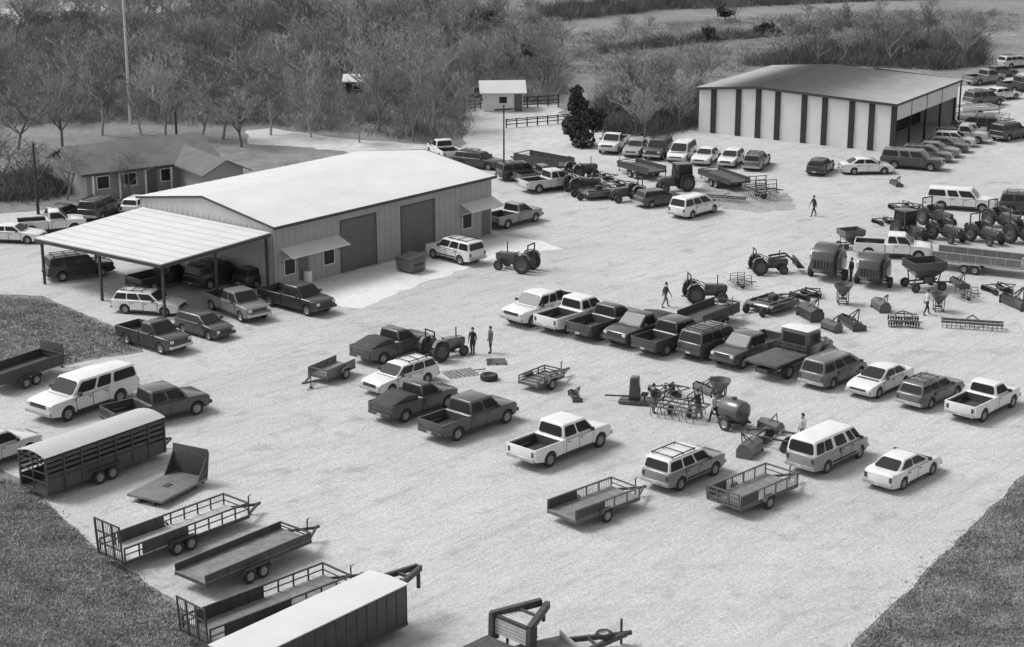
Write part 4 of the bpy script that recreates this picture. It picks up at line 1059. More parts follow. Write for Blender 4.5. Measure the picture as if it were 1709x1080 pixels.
def wood(name, label, poly, n, hmin, hmax, seed, m='leaf_wood', leafn=420, size=.3):
    """a far wood that reads as one mass"""
    rnd = random.Random(seed); P = px(poly); xs = [p.x for p in P]; ys = [p.y for p in P]; V = []; Fc = []; T = MB()
    def inside(x, y):
        c = False; j = len(P) - 1
        for i in range(len(P)):
            if (P[i].y > y) != (P[j].y > y) and x < (P[j].x - P[i].x) * (y - P[i].y) / (P[j].y - P[i].y) + P[i].x: c = not c
            j = i
        return c
    k = 0
    while k < n:
        x, y = rnd.uniform(min(xs), max(xs)), rnd.uniform(min(ys), max(ys))
        if not inside(x, y): continue
        k += 1; h = rnd.uniform(hmin, hmax); r = h * rnd.uniform(.32, .5)
        for j in range(5):
            a = rnd.uniform(0, 6.28); d = r * rnd.uniform(.1, .7); z = h * rnd.uniform(.4, .85); q = r * rnd.uniform(.35, .6)
            leaves(V, Fc, (x + d * math.cos(a), y + d * math.sin(a), z), (q, q, q * .8), leafn // 5, size, rnd)
        T.cyl((x, y, 0), (x, y, h * .6), h * .02, 5, h * .01)
    i0 = len(V); V += T.v; nt = len(Fc); Fc += [tuple(i + i0 for i in f) for f in T.f]
    me = bpy.data.meshes.new(name); me.from_pydata(V, [], Fc); me.materials.append(MATS[m]); me.materials.append(MATS['bark'])
    for p in me.polygons:
        if p.index >= nt: p.material_index = 1
    o = bpy.data.objects.new(name, me); col.objects.link(o); tag(o, label, 'wood', kind='stuff')

# ------------------------------------------------------------------ buildings
def thing(name, label, cat, loc, head, group=None):
    e = bpy.data.objects.new(name, None); col.objects.link(e); e.location = loc; e.rotation_euler = (0, 0, head); tag(e, label, cat, group); return e
def part(name, mb, m, on, bevel=0.0):
    return link(name, mb.mesh(name, bevel), MATS[m], on)
def along(A, an, pxx):
    """distance along a wall line at which it crosses photo column pxx"""
    lo, hi = -5.0, 40.0
    for _ in range(50):
        m = (lo + hi) / 2; x = A[0] + math.cos(an) * m; y = A[1] + math.sin(an) * m
        d = y * C_ + CAMH * S_
        if 854.5 + F * x / d < pxx: lo = m
        else: hi = m
    return lo
# long metal workshop with a canopy at its gable end
WA, WAN, WL, WD, WHE, WHR = (-16.79, 123.25), .856, 23.12, 14.96, 4.68, 5.75
sh = thing('workshop', 'long metal workshop with bright low gable roof and two dark garage doors', 'building', (WA[0], WA[1], 0), WAN)
T = .15
doors = [(along(WA, WAN, 571), along(WA, WAN, 628), 3.9), (along(WA, WAN, 671), along(WA, WAN, 725), 3.9)]
fw = MB(); x = 0
for d0, d1, dh in doors:
    fw.box(x, d0, 0, T, 0, WHE); fw.box(d0, d1, 0, T, dh, WHE); x = d1
fw.box(x, WL, 0, T, 0, WHE)
for k in range(int(WL / .6)):
    xx = .3 + k * .6
    if not any(a - .05 < xx < b + .05 for a, b, _ in doors): fw.box(xx - .02, xx + .02, -.02, -.001, .05, WHE - .05)
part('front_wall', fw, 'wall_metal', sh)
for a, b, h in doors:
    d = MB().box(a, b, .07, .11, 0, h)
    for k in range(1, 6): d.box(a, b, .055, .069, h * k / 6 - .02, h * k / 6 + .02)
    part('garage_door', d, 'door_grey', sh)
    f = MB().box(a - .1, a, -.03, -.002, 0, h + .1); f.box(b, b + .1, -.03, -.002, 0, h + .1); f.box(a, b, -.03, -.002, h, h + .1)
    part('door_frame', f, 'trim_dark', sh)
for xx in (0.0, WL):
    gw = MB()
    x0, x1 = (xx + .002, xx + T) if xx == 0 else (xx - T, xx - .002)
    vs = [(x0, T, 0), (x0, WD - T, 0), (x0, WD - T, WHE), (x0, WD / 2, WHR - .02), (x0, T, WHE)]
    gw.add(vs + [(x1, y, z) for _, y, z in vs], [(0, 1, 2, 3, 4), (9, 8, 7, 6, 5)] + [(i, 5 + i, 5 + (i + 1) % 5, (i + 1) % 5) for i in range(5)])
    if xx == 0:
        for k in range(int(WD / .6)):
            y = .4 + k * .6; gw.box(-.018, .001, y - .02, y + .02, .05, WHE - .1)
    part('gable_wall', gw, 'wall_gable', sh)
part('back_wall', MB().box(0, WL, WD - T, WD, 0, WHE), 'wall_metal', sh)
rf = MB()
rise = (WHR - WHE) / (WD / 2)
for sg in (0, 1):
    y0, y1 = (-.3, WD / 2) if sg == 0 else (WD + .3, WD / 2)
    z0 = WHE + .03 - .3 * rise; z1 = WHR + .03
    rf.add([(-.12, y0, z0), (WL + .25, y0, z0), (WL + .25, y1, z1), (-.12, y1, z1), (-.12, y0, z0 + .06), (WL + .25, y0, z0 + .06), (WL + .25, y1, z1 + .06), (-.12, y1, z1 + .06)], [(0, 1, 2, 3), (4, 5, 6, 7), (0, 1, 5, 4), (0, 3, 7, 4), (1, 2, 6, 5)])
    for k in range(int(WL / .9)):
        x = .3 + k * .9; rf.add([(x - .025, y0, z0 + .061), (x + .025, y0, z0 + .061), (x + .025, y1, z1 + .061), (x - .025, y1, z1 + .061), (x - .012, y0, z0 + .085), (x + .012, y0, z0 + .085), (x + .012, y1, z1 + .085), (x - .012, y1, z1 + .085)], [(4, 5, 6, 7), (0, 4, 7, 3), (1, 5, 6, 2)])
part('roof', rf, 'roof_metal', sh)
ev = MB()
ev.box(-.14, WL + .27, -.36, -.302, WHE - .14, WHE + .07)
for xx in (-.17, WL + .252):
    for a, b in (((-.3), WHE), (WD + .3, WHE)):
        ev.bar((xx + .02, a, WHE - .03), (xx + .02, WD / 2, WHR + .05), .05, .16)
part('roof_trim', ev, 'trim_dark', sh)
def awning(px0, px1, z0, z1):
    a, b = along(WA, WAN, px0), along(WA, WAN, px1)
    w = MB().add([(a, -.003, z1), (b, -.003, z1), (b, -1.3, z0), (a, -1.3, z0), (a, -.003, z1 + .05), (b, -.003, z1 + .05), (b, -1.3, z0 + .05), (a, -1.3, z0 + .05)], [(0, 1, 2, 3), (4, 5, 6, 7), (0, 1, 5, 4), (2, 3, 7, 6), (0, 3, 7, 4), (1, 2, 6, 5)])
    ai = part('awning', w, 'roof_metal', sh)
    for x in (a + .05, b - .05): part('strut', MB().bar((x, -.02, z0 - .5), (x, -1.25, z0 - .01), .04), 'trim_dark', ai)
    return a, b
a, b = awning(470, 566, 2.45, 2.95)
def window(x0, x1, z0, z1):
    f = MB().box(x0 - .06, x1 + .06, -.05, -.022, z0 - .06, z1 + .06); fi = part('window', f, 'white_paint', sh)
    part('pane', MB().box(x0, x1, -.06, -.051, z0, z1), 'glass', fi)
window(a + .35, a + 1.3, 1.0, 2.1); window(b - 1.5, b - .5, 1.0, 2.1)
part('door', MB().box(a + 1.7, a + 2.6, -.05, -.022, .02, 2.1), 'door_grey', sh)
a, b = awning(768, 822, 2.5, 3.0)
window(a + .3, a + 1.3, 1.0, 2.1); part('door', MB().box(b - 1.2, b - .3, -.05, -.022, .02, 2.1), 'door_grey', sh)
# canopy: roof sheet, edge trim, posts
CL, CB = 9.88, 14.4
cz = {(0, 0): 4.25, (0, 1): 3.95, (1, 0): 3.85, (1, 1): 3.35}
P4 = [(-.2, .03, cz[0, 0]), (-.2, CB, cz[0, 1]), (-CL, CB, cz[1, 1]), (-CL, .03, cz[1, 0])]
cr = MB().slab(P4, .08)
def cpt(u, v):   # u 0..1 outwards, v 0..1 backwards
    a = Vector(P4[0]).lerp(Vector(P4[1]), v); b = Vector(P4[3]).lerp(Vector(P4[2]), v); return a.lerp(b, u)
ci = part('canopy_roof', cr, 'roof_metal', sh)
rb = MB()
for k in range(9):
    u = .06 + k * .88 / 8; p, q = cpt(u, .005) + Vector((0, 0, .10)), cpt(u, .995) + Vector((0, 0, .10)); rb.bar(p, q, .035, .014)
part('seam', rb, 'roof_metal', ci)
tr = MB()
for (u0, v0), (u1, v1) in (((1, 0), (1, 1)), ((0, 0), (1, 0)), ((1, 1), (0, 1))): tr.bar(cpt(u0, v0) - Vector((0, 0, .12)), cpt(u1, v1) - Vector((0, 0, .12)), .10, .22)
part('canopy_trim', tr, 'trim_dark', ci)
for u, v in ((.97, .02), (.97, .5), (.97, .97), (.5, .02), (.02, .02), (.5, .97)):
    p = cpt(u, v); part('post', MB().box(p.x - .08, p.x + .08, p.y - .08, p.y + .08, 0, p.z - .22), 'trim_dark', sh)
# white barn with dark posts on its gable front
BA, BAN, BW, BD, BHE, BHR, BK, BHL = (19.45, 185.93), -.572, 21.28, 17.94, 4.78, 5.20, 6.7, 4.56
br = thing('pole_barn', 'big white barn with dark posts down its front and a pale grey roof', 'building', (BA[0], BA[1], 0), BAN)
g = MB().prism([(0, 0), (BW, 0), (BW, BHE), (BK, BHR), (0, BHL)], 0, .15); part('front_wall', g, 'wall_white', br)
for xx in (1190, 1231, 1264, 1296, 1340, 1374, 1419, 1452, 1489):
    a = along(BA, BAN, xx); h = BHL + (BHR - BHL) * a / BK if a < BK else BHR + (BHE - BHR) * (a - BK) / (BW - BK)
    part('post', MB().box(a - .28, a + .28, -.16, -.002, 0, h - .05), 'barn_dark', br)
b = MB().box(BW - .15, BW, .15, BD, BHE - 1.7, BHE - .05); part('side_band', b, 'wall_white', br)
for k in range(5):
    y = .25 + k * (BD - .5) / 4; part('post', MB().box(BW - .2, BW - .02, y - .1, y + .1, 0, BHE - 1.7), 'barn_dark', br)
for k in range(1, 4):
    y = .25 + k * (BD - .5) / 4; part('seam', MB().box(BW, BW + .03, y - .05, y + .05, BHE - 1.7, BHE - .06), 'trim_dark', br)
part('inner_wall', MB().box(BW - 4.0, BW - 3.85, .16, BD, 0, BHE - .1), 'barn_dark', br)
part('back_wall', MB().box(0, BW, BD, BD + .15, 0, BHL - .1), 'wall_white', br)
part('far_wall', MB().box(.002, .15, .16, BD, 0, BHL - .05), 'wall_white', br)
r = MB()
yy0, yy1 = -.35, BD + .4
for (xa, za), (xb, zb) in (((-.3, BHL + .02), (BK, BHR + .05)), ((BK, BHR + .05), (BW + .35, BHE + .02))):
    r.add([(xa, yy0, za), (xb, yy0, zb), (xb, yy1, zb), (xa, yy1, za), (xa, yy0, za + .1), (xb, yy0, zb + .1), (xb, yy1, zb + .1), (xa, yy1, za + .1)], [(0, 1, 2, 3), (4, 5, 6, 7), (0, 1, 5, 4), (2, 3, 7, 6), (0, 3, 7, 4), (1, 2, 6, 5)])
part('roof', r, 'barn_roof', br)
e = MB(); e.bar((-.3, yy0 - .03, BHL - .02), (BK, yy0 - .03, BHR + .03), .05, .26); e.bar((BK, yy0 - .03, BHR + .03), (BW + .35, yy0 - .03, BHE - .02), .05, .26)
e.box(BW + .352, BW + .40, yy0, yy1, BHE - .10, BHE + .12); e.bar((BW + .37, yy1 + .03, BHE - .05), (BW * .55, yy1 + .03, BHR + .0), .06, .3)
part('roof_trim', e, 'trim_dark', br)
part('downpipe', MB().box(BW + .2, BW + .34, BD + .2, BD + .34, 0.5, BHE - .1), 'trim_dark', br)
def house(name, label, pxy, L, D, hw, hr, head, roofm, wallm, porch=False):
    p = at(*pxy); h = thing(name, label, 'building' if name != 'shed' else 'shed', (p.x, p.y, 0), R(head))
    part('wall', MB().box(-L / 2, L / 2, -D / 2, D / 2, 0, hw), wallm, h)
    gb = MB()
    for x in (-L / 2 + .002, L / 2 - .122): gb.add([(x, -D / 2, hw), (x, D / 2, hw), (x, 0, hr - .03), (x + .12, -D / 2, hw), (x + .12, D / 2, hw), (x + .12, 0, hr - .03)], [(0, 1, 2), (5, 4, 3), (0, 2, 5, 3), (1, 2, 5, 4)])
    part('gable', gb, wallm, h)
    rr = MB(); o = .4; k = (hr - hw) / (D / 2)
    for sg in (-1, 1): rr.add([(-L / 2 - o, sg * (D / 2 + o), hw - o * k + .03), (L / 2 + o, sg * (D / 2 + o), hw - o * k + .03), (L / 2 + o, 0, hr + .03), (-L / 2 - o, 0, hr + .03), (-L / 2 - o, sg * (D / 2 + o), hw - o * k + .13), (L / 2 + o, sg * (D / 2 + o), hw - o * k + .13), (L / 2 + o, 0, hr + .13), (-L / 2 - o, 0, hr + .13)], [(0, 1, 2, 3), (4, 5, 6, 7), (0, 1, 5, 4), (0, 3, 7, 4), (1, 2, 6, 5)])
    part('roof', rr, roofm, h)
    n = max(1, int(L / 3))
    for k in range(n):
        x = -L / 2 + (k + .5) * L / n
        w = part('window', MB().box(x - .5, x + .5, -D / 2 - .05, -D / 2 - .002, hw * .4, hw * .78), 'white_paint', h)
        part('pane', MB().box(x - .43, x + .43, -D / 2 - .06, -D / 2 - .051, hw * .43, hw * .75), 'glass', w)
    part('door', MB().box(L * .28, L * .28 + .9, -D / 2 - .04, -D / 2 - .002, 0, min(2.0, hw - .1)), 'door_grey', h)
    return h
mat('house_roof', .62, rough=.6, var=.15, scale=.6); mat('house_wall', .27, rough=.7, var=.15, scale=.8)
mat('ranch_roof', .13, rough=.9, var=.2, scale=.7, var2=.1)
def ranch():
    p = at(143, 287, 2.6); h = thing('ranch_house', 'low ranch house with grey roof and projecting wing behind the workshop', 'house', (p.x, p.y, 0), R(34))
    E, RD, RW = 2.6, 4.1, 3.45
    w = MB().box(0, 12, 0, 8, 0, E); part('wall', w, 'house_wall', h)
    part('wing_wall', MB().box(8.5, 12, -6, -.002, 0, E), 'house_wall', h)
    g = MB().add([(.02, 0, E), (.02, 8, E), (.02, 4, RD), (.14, 0, E), (.14, 8, E), (.14, 4, RD)], [(0, 1, 2), (5, 4, 3), (0, 2, 5, 3), (1, 2, 5, 4)]); part('gable', g, 'house_wall', h)
    g = MB().add([(8.5, -5.98, E), (12, -5.98, E), (10.25, -5.98, RW), (8.5, -5.86, E), (12, -5.86, E), (10.25, -5.86, RW)], [(0, 1, 2), (5, 4, 3), (0, 2, 5, 3), (1, 2, 5, 4)]); part('gable', g, 'house_wall', h)
    def slope(mb, a, b, c, d):
        P = [Vector(q) for q in (a, b, c, d)]; up = Vector((0, 0, .12)); mb.add(P + [q + up for q in P], [(0, 1, 2, 3), (4, 5, 6, 7), (0, 1, 5, 4), (1, 2, 6, 5), (2, 3, 7, 6), (3, 0, 4, 7)])
    r = MB(); k = (RD - E) / 4; o = .6
    slope(r, (-o, -o, E - o * k), (12 + o, -o, E - o * k), (12 + o, 4, RD), (-o, 4, RD)); slope(r, (-o, 8 + o, E - o * k), (12 + o, 8 + o, E - o * k), (12 + o, 4, RD), (-o, 4, RD)); part('roof', r, 'ranch_roof', h)
    r = MB(); k = (RW - E) / 1.75
    slope(r, (8.5 - o, -6 - o, E - o * k + .02), (8.5 - o, 1, E - o * k + .02), (10.25, 2.3, RW + .02), (10.25, -6 - o, RW + .02)); slope(r, (12 + o, -6 - o, E - o * k + .02), (12 + o, 1, E - o * k + .02), (10.25, 2.3, RW + .02), (10.25, -6 - o, RW + .02)); part('wing_roof', r, 'ranch_roof', h)
    for x in (1.5, 4.0, 7.4):
        f = part('window', MB().box(x - .6, x + .6, -.05, -.003, .9, 2.1), 'white_paint', h); part('pane', MB().box(x - .52, x + .52, -.06, -.051, .98, 2.02), 'glass', f)
    part('door', MB().box(5.6, 6.5, -.05, -.003, .02, 2.1), 'door_grey', h)
    for x in (.4, 2.8, 5.2, 7.6): part('porch_post', MB().box(x - .06, x + .06, -.62, -.5, 0, E - o * (RD - E) / 4 + .02), 'white_paint', h)
    t = MB()
    t.bar((-.62, -.62, E - .22), (7.85, -.62, E - .22), .05, .2); part('fascia', t, 'trim_dark', h)
ranch()
house('shed', 'small white shed standing above the pale clearing', (838, 182), 4.4, 3.4, 2.2, 3.1, 4, 'roof_metal', 'wall_white')
house('shed', 'long low shed with a bright roof far off at the top of the wood', (105, 36), 10.5, 4.5, 1.9, 2.7, 8, 'roof_metal', 'house_wall')
house('shed', 'tiny bright roofed hut standing alone in the wood', (598, 158), 2.6, 2.0, 1.8, 2.3, -3, 'roof_metal', 'barn_dark')
# poles
def pole(label, pxy, h, r, m, arm=False, cat='pole'):
    p = at(*pxy); e = thing('utility_pole', label, cat, p, R(20))
    part('shaft', MB().cyl((0, 0, -.02), (0, 0, h), r, 10, r * .7), m, e)
    if arm: part('crossarm', MB().box(-.9, .9, -.06, .06, h - .5, h - .36), m, e)
    else: part('cap', MB().cyl((0, 0, h), (0, 0, h + .06), r * .8, 10), m, e)
pole('very tall pale pole rising before the wood', (218, 206), 13.2, .17, 'pole_pale')
pole('dark pole standing in front of the pale clearing', (841, 300), 6.9, .09, 'pole_dark', True)
pole('dark pole behind the white pickup at the back of the canopy', (64, 358), 6.0, .14, 'pole_dark')
pole('short dark post at the edge of the wood near the pale bank', (295, 236), 3.0, .14, 'pole_dark')
# wire fences
def fence(label, pts, h=1.2, n=7, pm='pole_dark'):
    fp = [at(*q) for q in pts]; fe = thing('fence', label, 'fence', fp[0], 0)
    for i, (a, b) in enumerate(zip(fp, fp[1:])):
        d = b - a
        for k in range(n + (1 if i == len(fp) - 2 else 0)): q = a + d * k / n - fp[0]; part('post', MB().box(q.x - .07, q.x + .07, q.y - .07, q.y + .07, 0, h), pm, fe)
        for z in (.4, .75, h - .08): part('rail', MB().bar(a - fp[0] + Vector((0, -.09, z)), b - fp[0] + Vector((0, -.09, z)), .04, .09), pm, fe)
fence('dark fence round the upper side of the pale clearing', ((775, 186), (932, 177)), 1.3, 9)
fence('dark fence across the middle of the pale clearing', ((845, 214), (948, 205)), 1.0, 6)
# ------------------------------------------------------------------ vegetation
def bare_kind(seed, h, spread):
    """leafless tree: trunk, limbs and many fine twigs"""
    rnd = random.Random(seed); K = Kind(); t = MB(); tw = MB()
    def grow(mb, p, d, L, r, lev):
        n = 2 if lev < 3 else 1; q = p; dd = d
        for k in range(n):
            dd = (dd + Vector((rnd.gauss(0, .14), rnd.gauss(0, .14), rnd.gauss(.03, .08)))).normalized(); q2 = q + dd * L / n
            mb.cyl(q, q2, r * (1 - .3 * k / n), 6 if lev < 1 else (4 if lev < 2 else 3), r * (1 - .3 * (k + 1) / n)); q = q2
            if lev < 4:
                m = (3, 3, 3, 4)[lev] if k == n - 1 else (3, 2, 2, 2)[lev]
                for _ in range(m):
                    a = rnd.uniform(0, 6.28); up = rnd.uniform(.25, .95)
                    side = Vector((math.cos(a), math.sin(a), 0)) * spread
                    nd = (dd * up + side * (1.05 - up * .5) + Vector((0, 0, .22))).normalized()
                    grow(tw if lev >= 1 else t, q, nd, L * rnd.uniform(.52, .78), max(.016, r * .5), lev + 1)
    grow(t, Vector((0, 0, -.05)), Vector((0, 0, 1)), h * .36, h * .017, 0)
    K.add('trunk', t, 'bare_bark', smooth=False)
    me = tw.mesh('crown', smooth=False); K.add('crown', me, 'bare_bark')
    return K
mb_ = mat('bare_bark', .22, rough=.95, var=.35, scale=.6, spec=.1)  # bark colour lightened to stand in for haze over the wood
def vary(m, lo, hi):
    """each tree its own shade of bark"""
    nt = m.node_tree; b = nt.nodes['Principled BSDF']; src = b.inputs['Base Color'].links[0].from_socket
    oi = nt.nodes.new('ShaderNodeObjectInfo'); r = nt.nodes.new('ShaderNodeMapRange'); r.inputs[3].default_value = lo; r.inputs[4].default_value = hi; nt.links.new(oi.outputs['Random'], r.inputs[0])
    x = nt.nodes.new('ShaderNodeVectorMath'); x.operation = 'SCALE'; nt.links.new(src, x.inputs[0]); nt.links.new(r.outputs[0], x.inputs['Scale']); nt.links.new(x.outputs[0], b.inputs['Base Color'])
vary(mb_, .55, 1.6)
BARE = [bare_kind(20 + i, 8, sp) for i, sp in enumerate((.8, 1.0, .7, .9, 1.1, .85))]
def inpoly(P):
    def inside(x, y):
        c = False; j = len(P) - 1
        for i in range(len(P)):
            if (P[i].y > y) != (P[j].y > y) and x < (P[j].x - P[i].x) * (y - P[i].y) / (P[j].y - P[i].y) + P[i].x: c = not c
            j = i
        return c
    return inside
def bare_wood(poly, n, hmin, hmax, label, group, seed, gap=2.6):
    """leafless trees standing close together, each one a tree of its own"""
    rnd = random.Random(seed); P = px(poly); ins = inpoly(P); xs = [p.x for p in P]; ys = [p.y for p in P]; pts = []; tries = 0
    while len(pts) < n and tries < 20000:
        tries += 1
        x, y = rnd.uniform(min(xs), max(xs)), rnd.uniform(min(ys), max(ys))
        if not ins(x, y) or any((x - a) ** 2 + (y - b) ** 2 < gap * gap for a, b in pts): continue
        pts.append((x, y)); h = rnd.uniform(hmin, hmax)
        place(rnd.choice(BARE), 'bare_tree', label, 'tree', (x, y), rnd.uniform(0, 360), None, group, scale=h / 8)
def brush(name, label, poly, n, h, seed, m='brush_twig'):
    """low tangle of twigs under and between the trees"""
    rnd = random.Random(seed); P = px(poly); ins = inpoly(P); xs = [p.x for p in P]; ys = [p.y for p in P]; V = []; Fc = []; k = 0
    while k < n:
        x, y = rnd.uniform(min(xs), max(xs)), rnd.uniform(min(ys), max(ys))
        if not ins(x, y): continue
        k += 1; hh = h * rnd.uniform(.4, 1.3) * (.6 + .5 * math.sin(x * .31 + 1.7 * math.sin(y * .23)) ** 2)
        for _ in range(14):
            a = rnd.uniform(0, 6.28); w = rnd.uniform(.015, .045); bx, by = x + rnd.gauss(0, .6), y + rnd.gauss(0, .6); c, s2 = math.cos(a) * w, math.sin(a) * w
            tx, ty = bx + rnd.gauss(0, .8), by + rnd.gauss(0, .8); z = hh * rnd.uniform(.5, 1); i = len(V)
            V += [(bx - c, by - s2, 0), (bx + c, by + s2, 0), (tx + c * .4, ty + s2 * .4, z), (tx - c * .4, ty - s2 * .4, z)]; Fc.append((i, i + 1, i + 2, i + 3))
    me = bpy.data.meshes.new(name); me.from_pydata(V, [], Fc); me.materials.append(None)
    tag(link(name, me, MATS[m]), label, 'undergrowth', kind='stuff')
mat('brush_twig', .22, rough=.95, var=.45, scale=.25, spec=.1)
mat('brush_dark', .13, rough=.95, var=.45, scale=.25, spec=.1)
WOODP = [(-90, 60), (100, 42), (300, 26), (560, 8), (760, 6), (800, 60), (790, 130), (770, 232), (690, 238), (640, 228), (560, 222), (420, 208), (330, 212), (240, 205), (120, 205), (-90, 228)]
bare_wood(WOODP, 225, 6.5, 10.5, 'tall leafless tree in the grey wood behind the workshop', 'leafless trees in the wood behind the workshop', 3, 2.3)
bare_wood([(790, 150), (800, 20), (920, 40), (940, 100), (930, 165)], 22, 5, 8, 'leafless tree in the scrub between the wood and the pasture', 'leafless trees in the scrub beyond the small shed', 4, 3.5)
bare_wood([(1000, 212), (1000, 170), (1090, 150), (1170, 150), (1165, 208), (1090, 228)], 16, 5.5, 8, 'leafless tree between the dark tree and the white barn', 'leafless trees beside the white barn', 5, 3.0)
bare_wood([(1230, 110), (1290, 90), (1480, 60), (1640, 70), (1640, 108), (1580, 118), (1400, 108)], 26, 5, 7.5, 'leafless tree in the wood behind the white barn', 'leafless trees behind the white barn', 6, 3.5)
bare_wood([(900, 34), (1100, 14), (1420, 0), (1760, -10), (1760, -40), (1420, -40), (900, 0)], 34, 5, 7, 'leafless tree in the line at the top of the pasture', 'leafless trees along the top of the pasture', 7, 5)
brush('undergrowth', 'grey tangled undergrowth filling the wood behind the workshop', WOODP, 8000, 1.5, 1)
brush('undergrowth', 'darker thicket behind the white barn', [(1230, 112), (1290, 92), (1480, 60), (1640, 70), (1640, 108), (1580, 118), (1400, 110)], 1800, 1.9, 2, 'brush_dark')
brush('undergrowth', 'thicket between the dark tree and the white barn', [(1000, 218), (1000, 170), (1090, 150), (1170, 150), (1165, 212), (1090, 230)], 1500, 1.9, 3, 'brush_dark')
brush('undergrowth', 'scrub between the wood and the pasture', [(780, 175), (770, 8), (920, 40), (945, 150), (930, 172)], 2600, 1.5, 4)
brush('undergrowth', 'dark hedge line along the top of the pasture', [(900, 40), (1100, 18), (1420, 4), (1760, -6), (1760, -24), (1420, -16), (900, 14)], 2600, 2.0, 5, 'brush_dark')
for kind, x, y, h, lab in (
    ('conifer', 962, 244, 6.4, 'tall dark evergreen beyond the parked cars'), ('dark', 990, 240, 3.8, 'rounded dark evergreen next to the tall one'),
    ('dark2', 884, 112, 3.2, 'dark pointed tree alone above the small shed'), ('dark', 802, 182, 2.4, 'dark bush close against the small white shed'),
    ('bush', 1210, 36, 2.2, 'small dark tree at the upper side of the pasture'), ('bush', 1275, 60, 2.0, 'dark tree in the middle of the pasture'),
    ('bush', 1181, 70, 2.0, 'dark tree in the lower part of the pasture'), ('dark', 812, 52, 3.2, 'dark tree at the top of the scrub, the larger of two'),
    ('dark2', 752, 62, 2.8, 'dark tree at the top of the scrub, the smaller of two')):
    tree(kind, (x, y), h, lab)
for i, (k, x, y, h, lab) in enumerate(((0, 170, 226, 9.5, 'leafless tree standing behind the ranch house roof'), (3, 335, 236, 8.5, 'leafless tree near the short dark post'), (1, 404, 246, 8, 'leafless tree beside the start of the pale bank'),
    (4, 30, 250, 9, 'leafless tree at the frame edge above the ranch house gable'), (1, 66, 322, 6.5, 'leafless tree before the gable of the ranch house'), (3, 14, 322, 7.5, 'leafless tree at the frame edge behind the white saloon'), (5, 112, 334, 6.5, 'leafless tree standing before the corner of the ranch house'), (0, 218, 329, 5.5, 'leafless tree before the door of the ranch house'), (2, 104, 244, 9, 'leafless tree rising over the ridge of the ranch house'),
    (5, 236, 226, 9, 'leafless tree beyond the ranch house beside the tall pole'), (2, 276, 232, 9.5, 'leafless tree beyond the ranch house wing'), (4, 372, 232, 9, 'leafless tree between short dark post and pale bank'), (0, 452, 226, 8, 'leafless tree at the upper edge of the pale bank'), (3, 520, 230, 7.5, 'leafless tree halfway along the pale bank'), (1, 600, 238, 7, 'leafless tree near the far end of the pale bank'), (2, 690, 236, 7, 'leafless tree where the pale bank meets the yard'), (5, 1128, 214, 6.5, 'leafless tree nearest the barn corner'), (0, 1075, 232, 6.5, 'leafless tree behind the white wagon in the row'))):
    place(BARE[k], 'bare_tree', lab, 'tree', at(x, y), 40 * i, None, None, scale=h / 8)
brush('undergrowth', 'dark weeds before the gable of the ranch house', [(-40, 334), (-40, 300), (60, 292), (110, 300), (120, 322), (60, 338)], 420, 1.5, 8, 'brush_dark')
brush('undergrowth', 'dark hedgerow crossing the middle of the pasture', [(1000, 84), (1180, 62), (1400, 46), (1560, 40), (1560, 46), (1400, 53), (1180, 70), (1000, 92)], 900, 1.4, 12, 'brush_dark')
brush('undergrowth', 'scattered scrub streaking the pasture', [(930, 62), (1100, 40), (1420, 18), (1700, 22), (1700, 52), (1500, 62), (1300, 92), (1180, 140), (1090, 148), (960, 128)], 1700, .9, 9)
bare_wood([(930, 70), (1100, 45), (1420, 22), (1700, 26), (1700, 50), (1500, 60), (1300, 90), (1180, 138), (1090, 145), (960, 125)], 20, 2.5, 5, 'small leafless tree scattered over the pasture', 'small trees on the pasture', 11, 9)
# ------------------------------------------------------------------ vehicles
def put(kind, name, label, cat, x, y, head, v=None, group=None, **kw):
    pn = {}
    if v is not None: pn['paint'] = paint(v)
    sc = kw.pop('scale', 1.0)
    for k, q in kw.items(): pn[k] = MATS[q] if isinstance(q, str) else paint(q)
    return place(kind, name, label, cat, at(x, y), head, pn, group, .021, sc)
TG = 'trailers set out round the yard'
def trl(K, name, label, rear, front, z=0.0, cat='trailer', **kw):
    """stand a trailer with its bed centre midway between two ground points given in the photo"""
    a, b = at(*rear), at(*front); m = (a + b) / 2
    pn = {k: (MATS[q] if isinstance(q, str) else paint(q)) for k, q in kw.items()}
    return place(K, name, label, cat, m, math.degrees(math.atan2(b.y - a.y, b.x - a.x)), pn, TG, .021)
U, D_ = 47, 227      # noses away to the far right / toward the near left, the way the rows stand
G1, G2, G3, G4 = 'vehicles parked among the trailers', 'vehicles parked round the workshop', 'vehicles parked before the white barn', 'vehicles in the dark row'
W = .66
put(SUBURBAN, 'parked_van', 'long white wagon with dark side windows at the edge of the grass', 'wagon', 142, 681, heading((215, 655), (75, 702)), W, G1, scale=1.14)
put(PICKUP_CREW, 'pickup_truck', 'white four door pickup with an empty dark bed', 'pickup', 935, 757, U, W, G1, bumper='chrome', scale=1.04)
put(PICKUP_CREW, 'pickup_truck', 'black pickup nearest the white pickup with the empty bed', 'pickup', 783, 716, U, .06, G1, bumper='dark_steel')
put(PICKUP_LOAD, 'pickup_truck', 'black pickup with a covered load beside the white estate car', 'pickup', 692, 688, U, .05, G1, bumper='dark_steel')
put(WAGON, 'parked_car', 'white estate car squeezed next to the black loaded pickup', 'car', 668, 645, D_, W, G1)
put(PICKUP_LOAD, 'pickup_truck', 'dark grey pickup with a heaped bed beside the old grey tractor', 'pickup', 654, 594, U, .07, G1, bumper='dark_steel')
put(PICKUP_EXT, 'pickup_truck', 'white pickup with its hood toward the camera, first of the dark row', 'pickup', 905, 531, D_, W, G4, scale=1.07)
put(PICKUP_EXT, 'pickup_truck', 'white pickup with a dark open bed, second in the dark row', 'pickup', 968, 544, U, W, G4, scale=1.07)
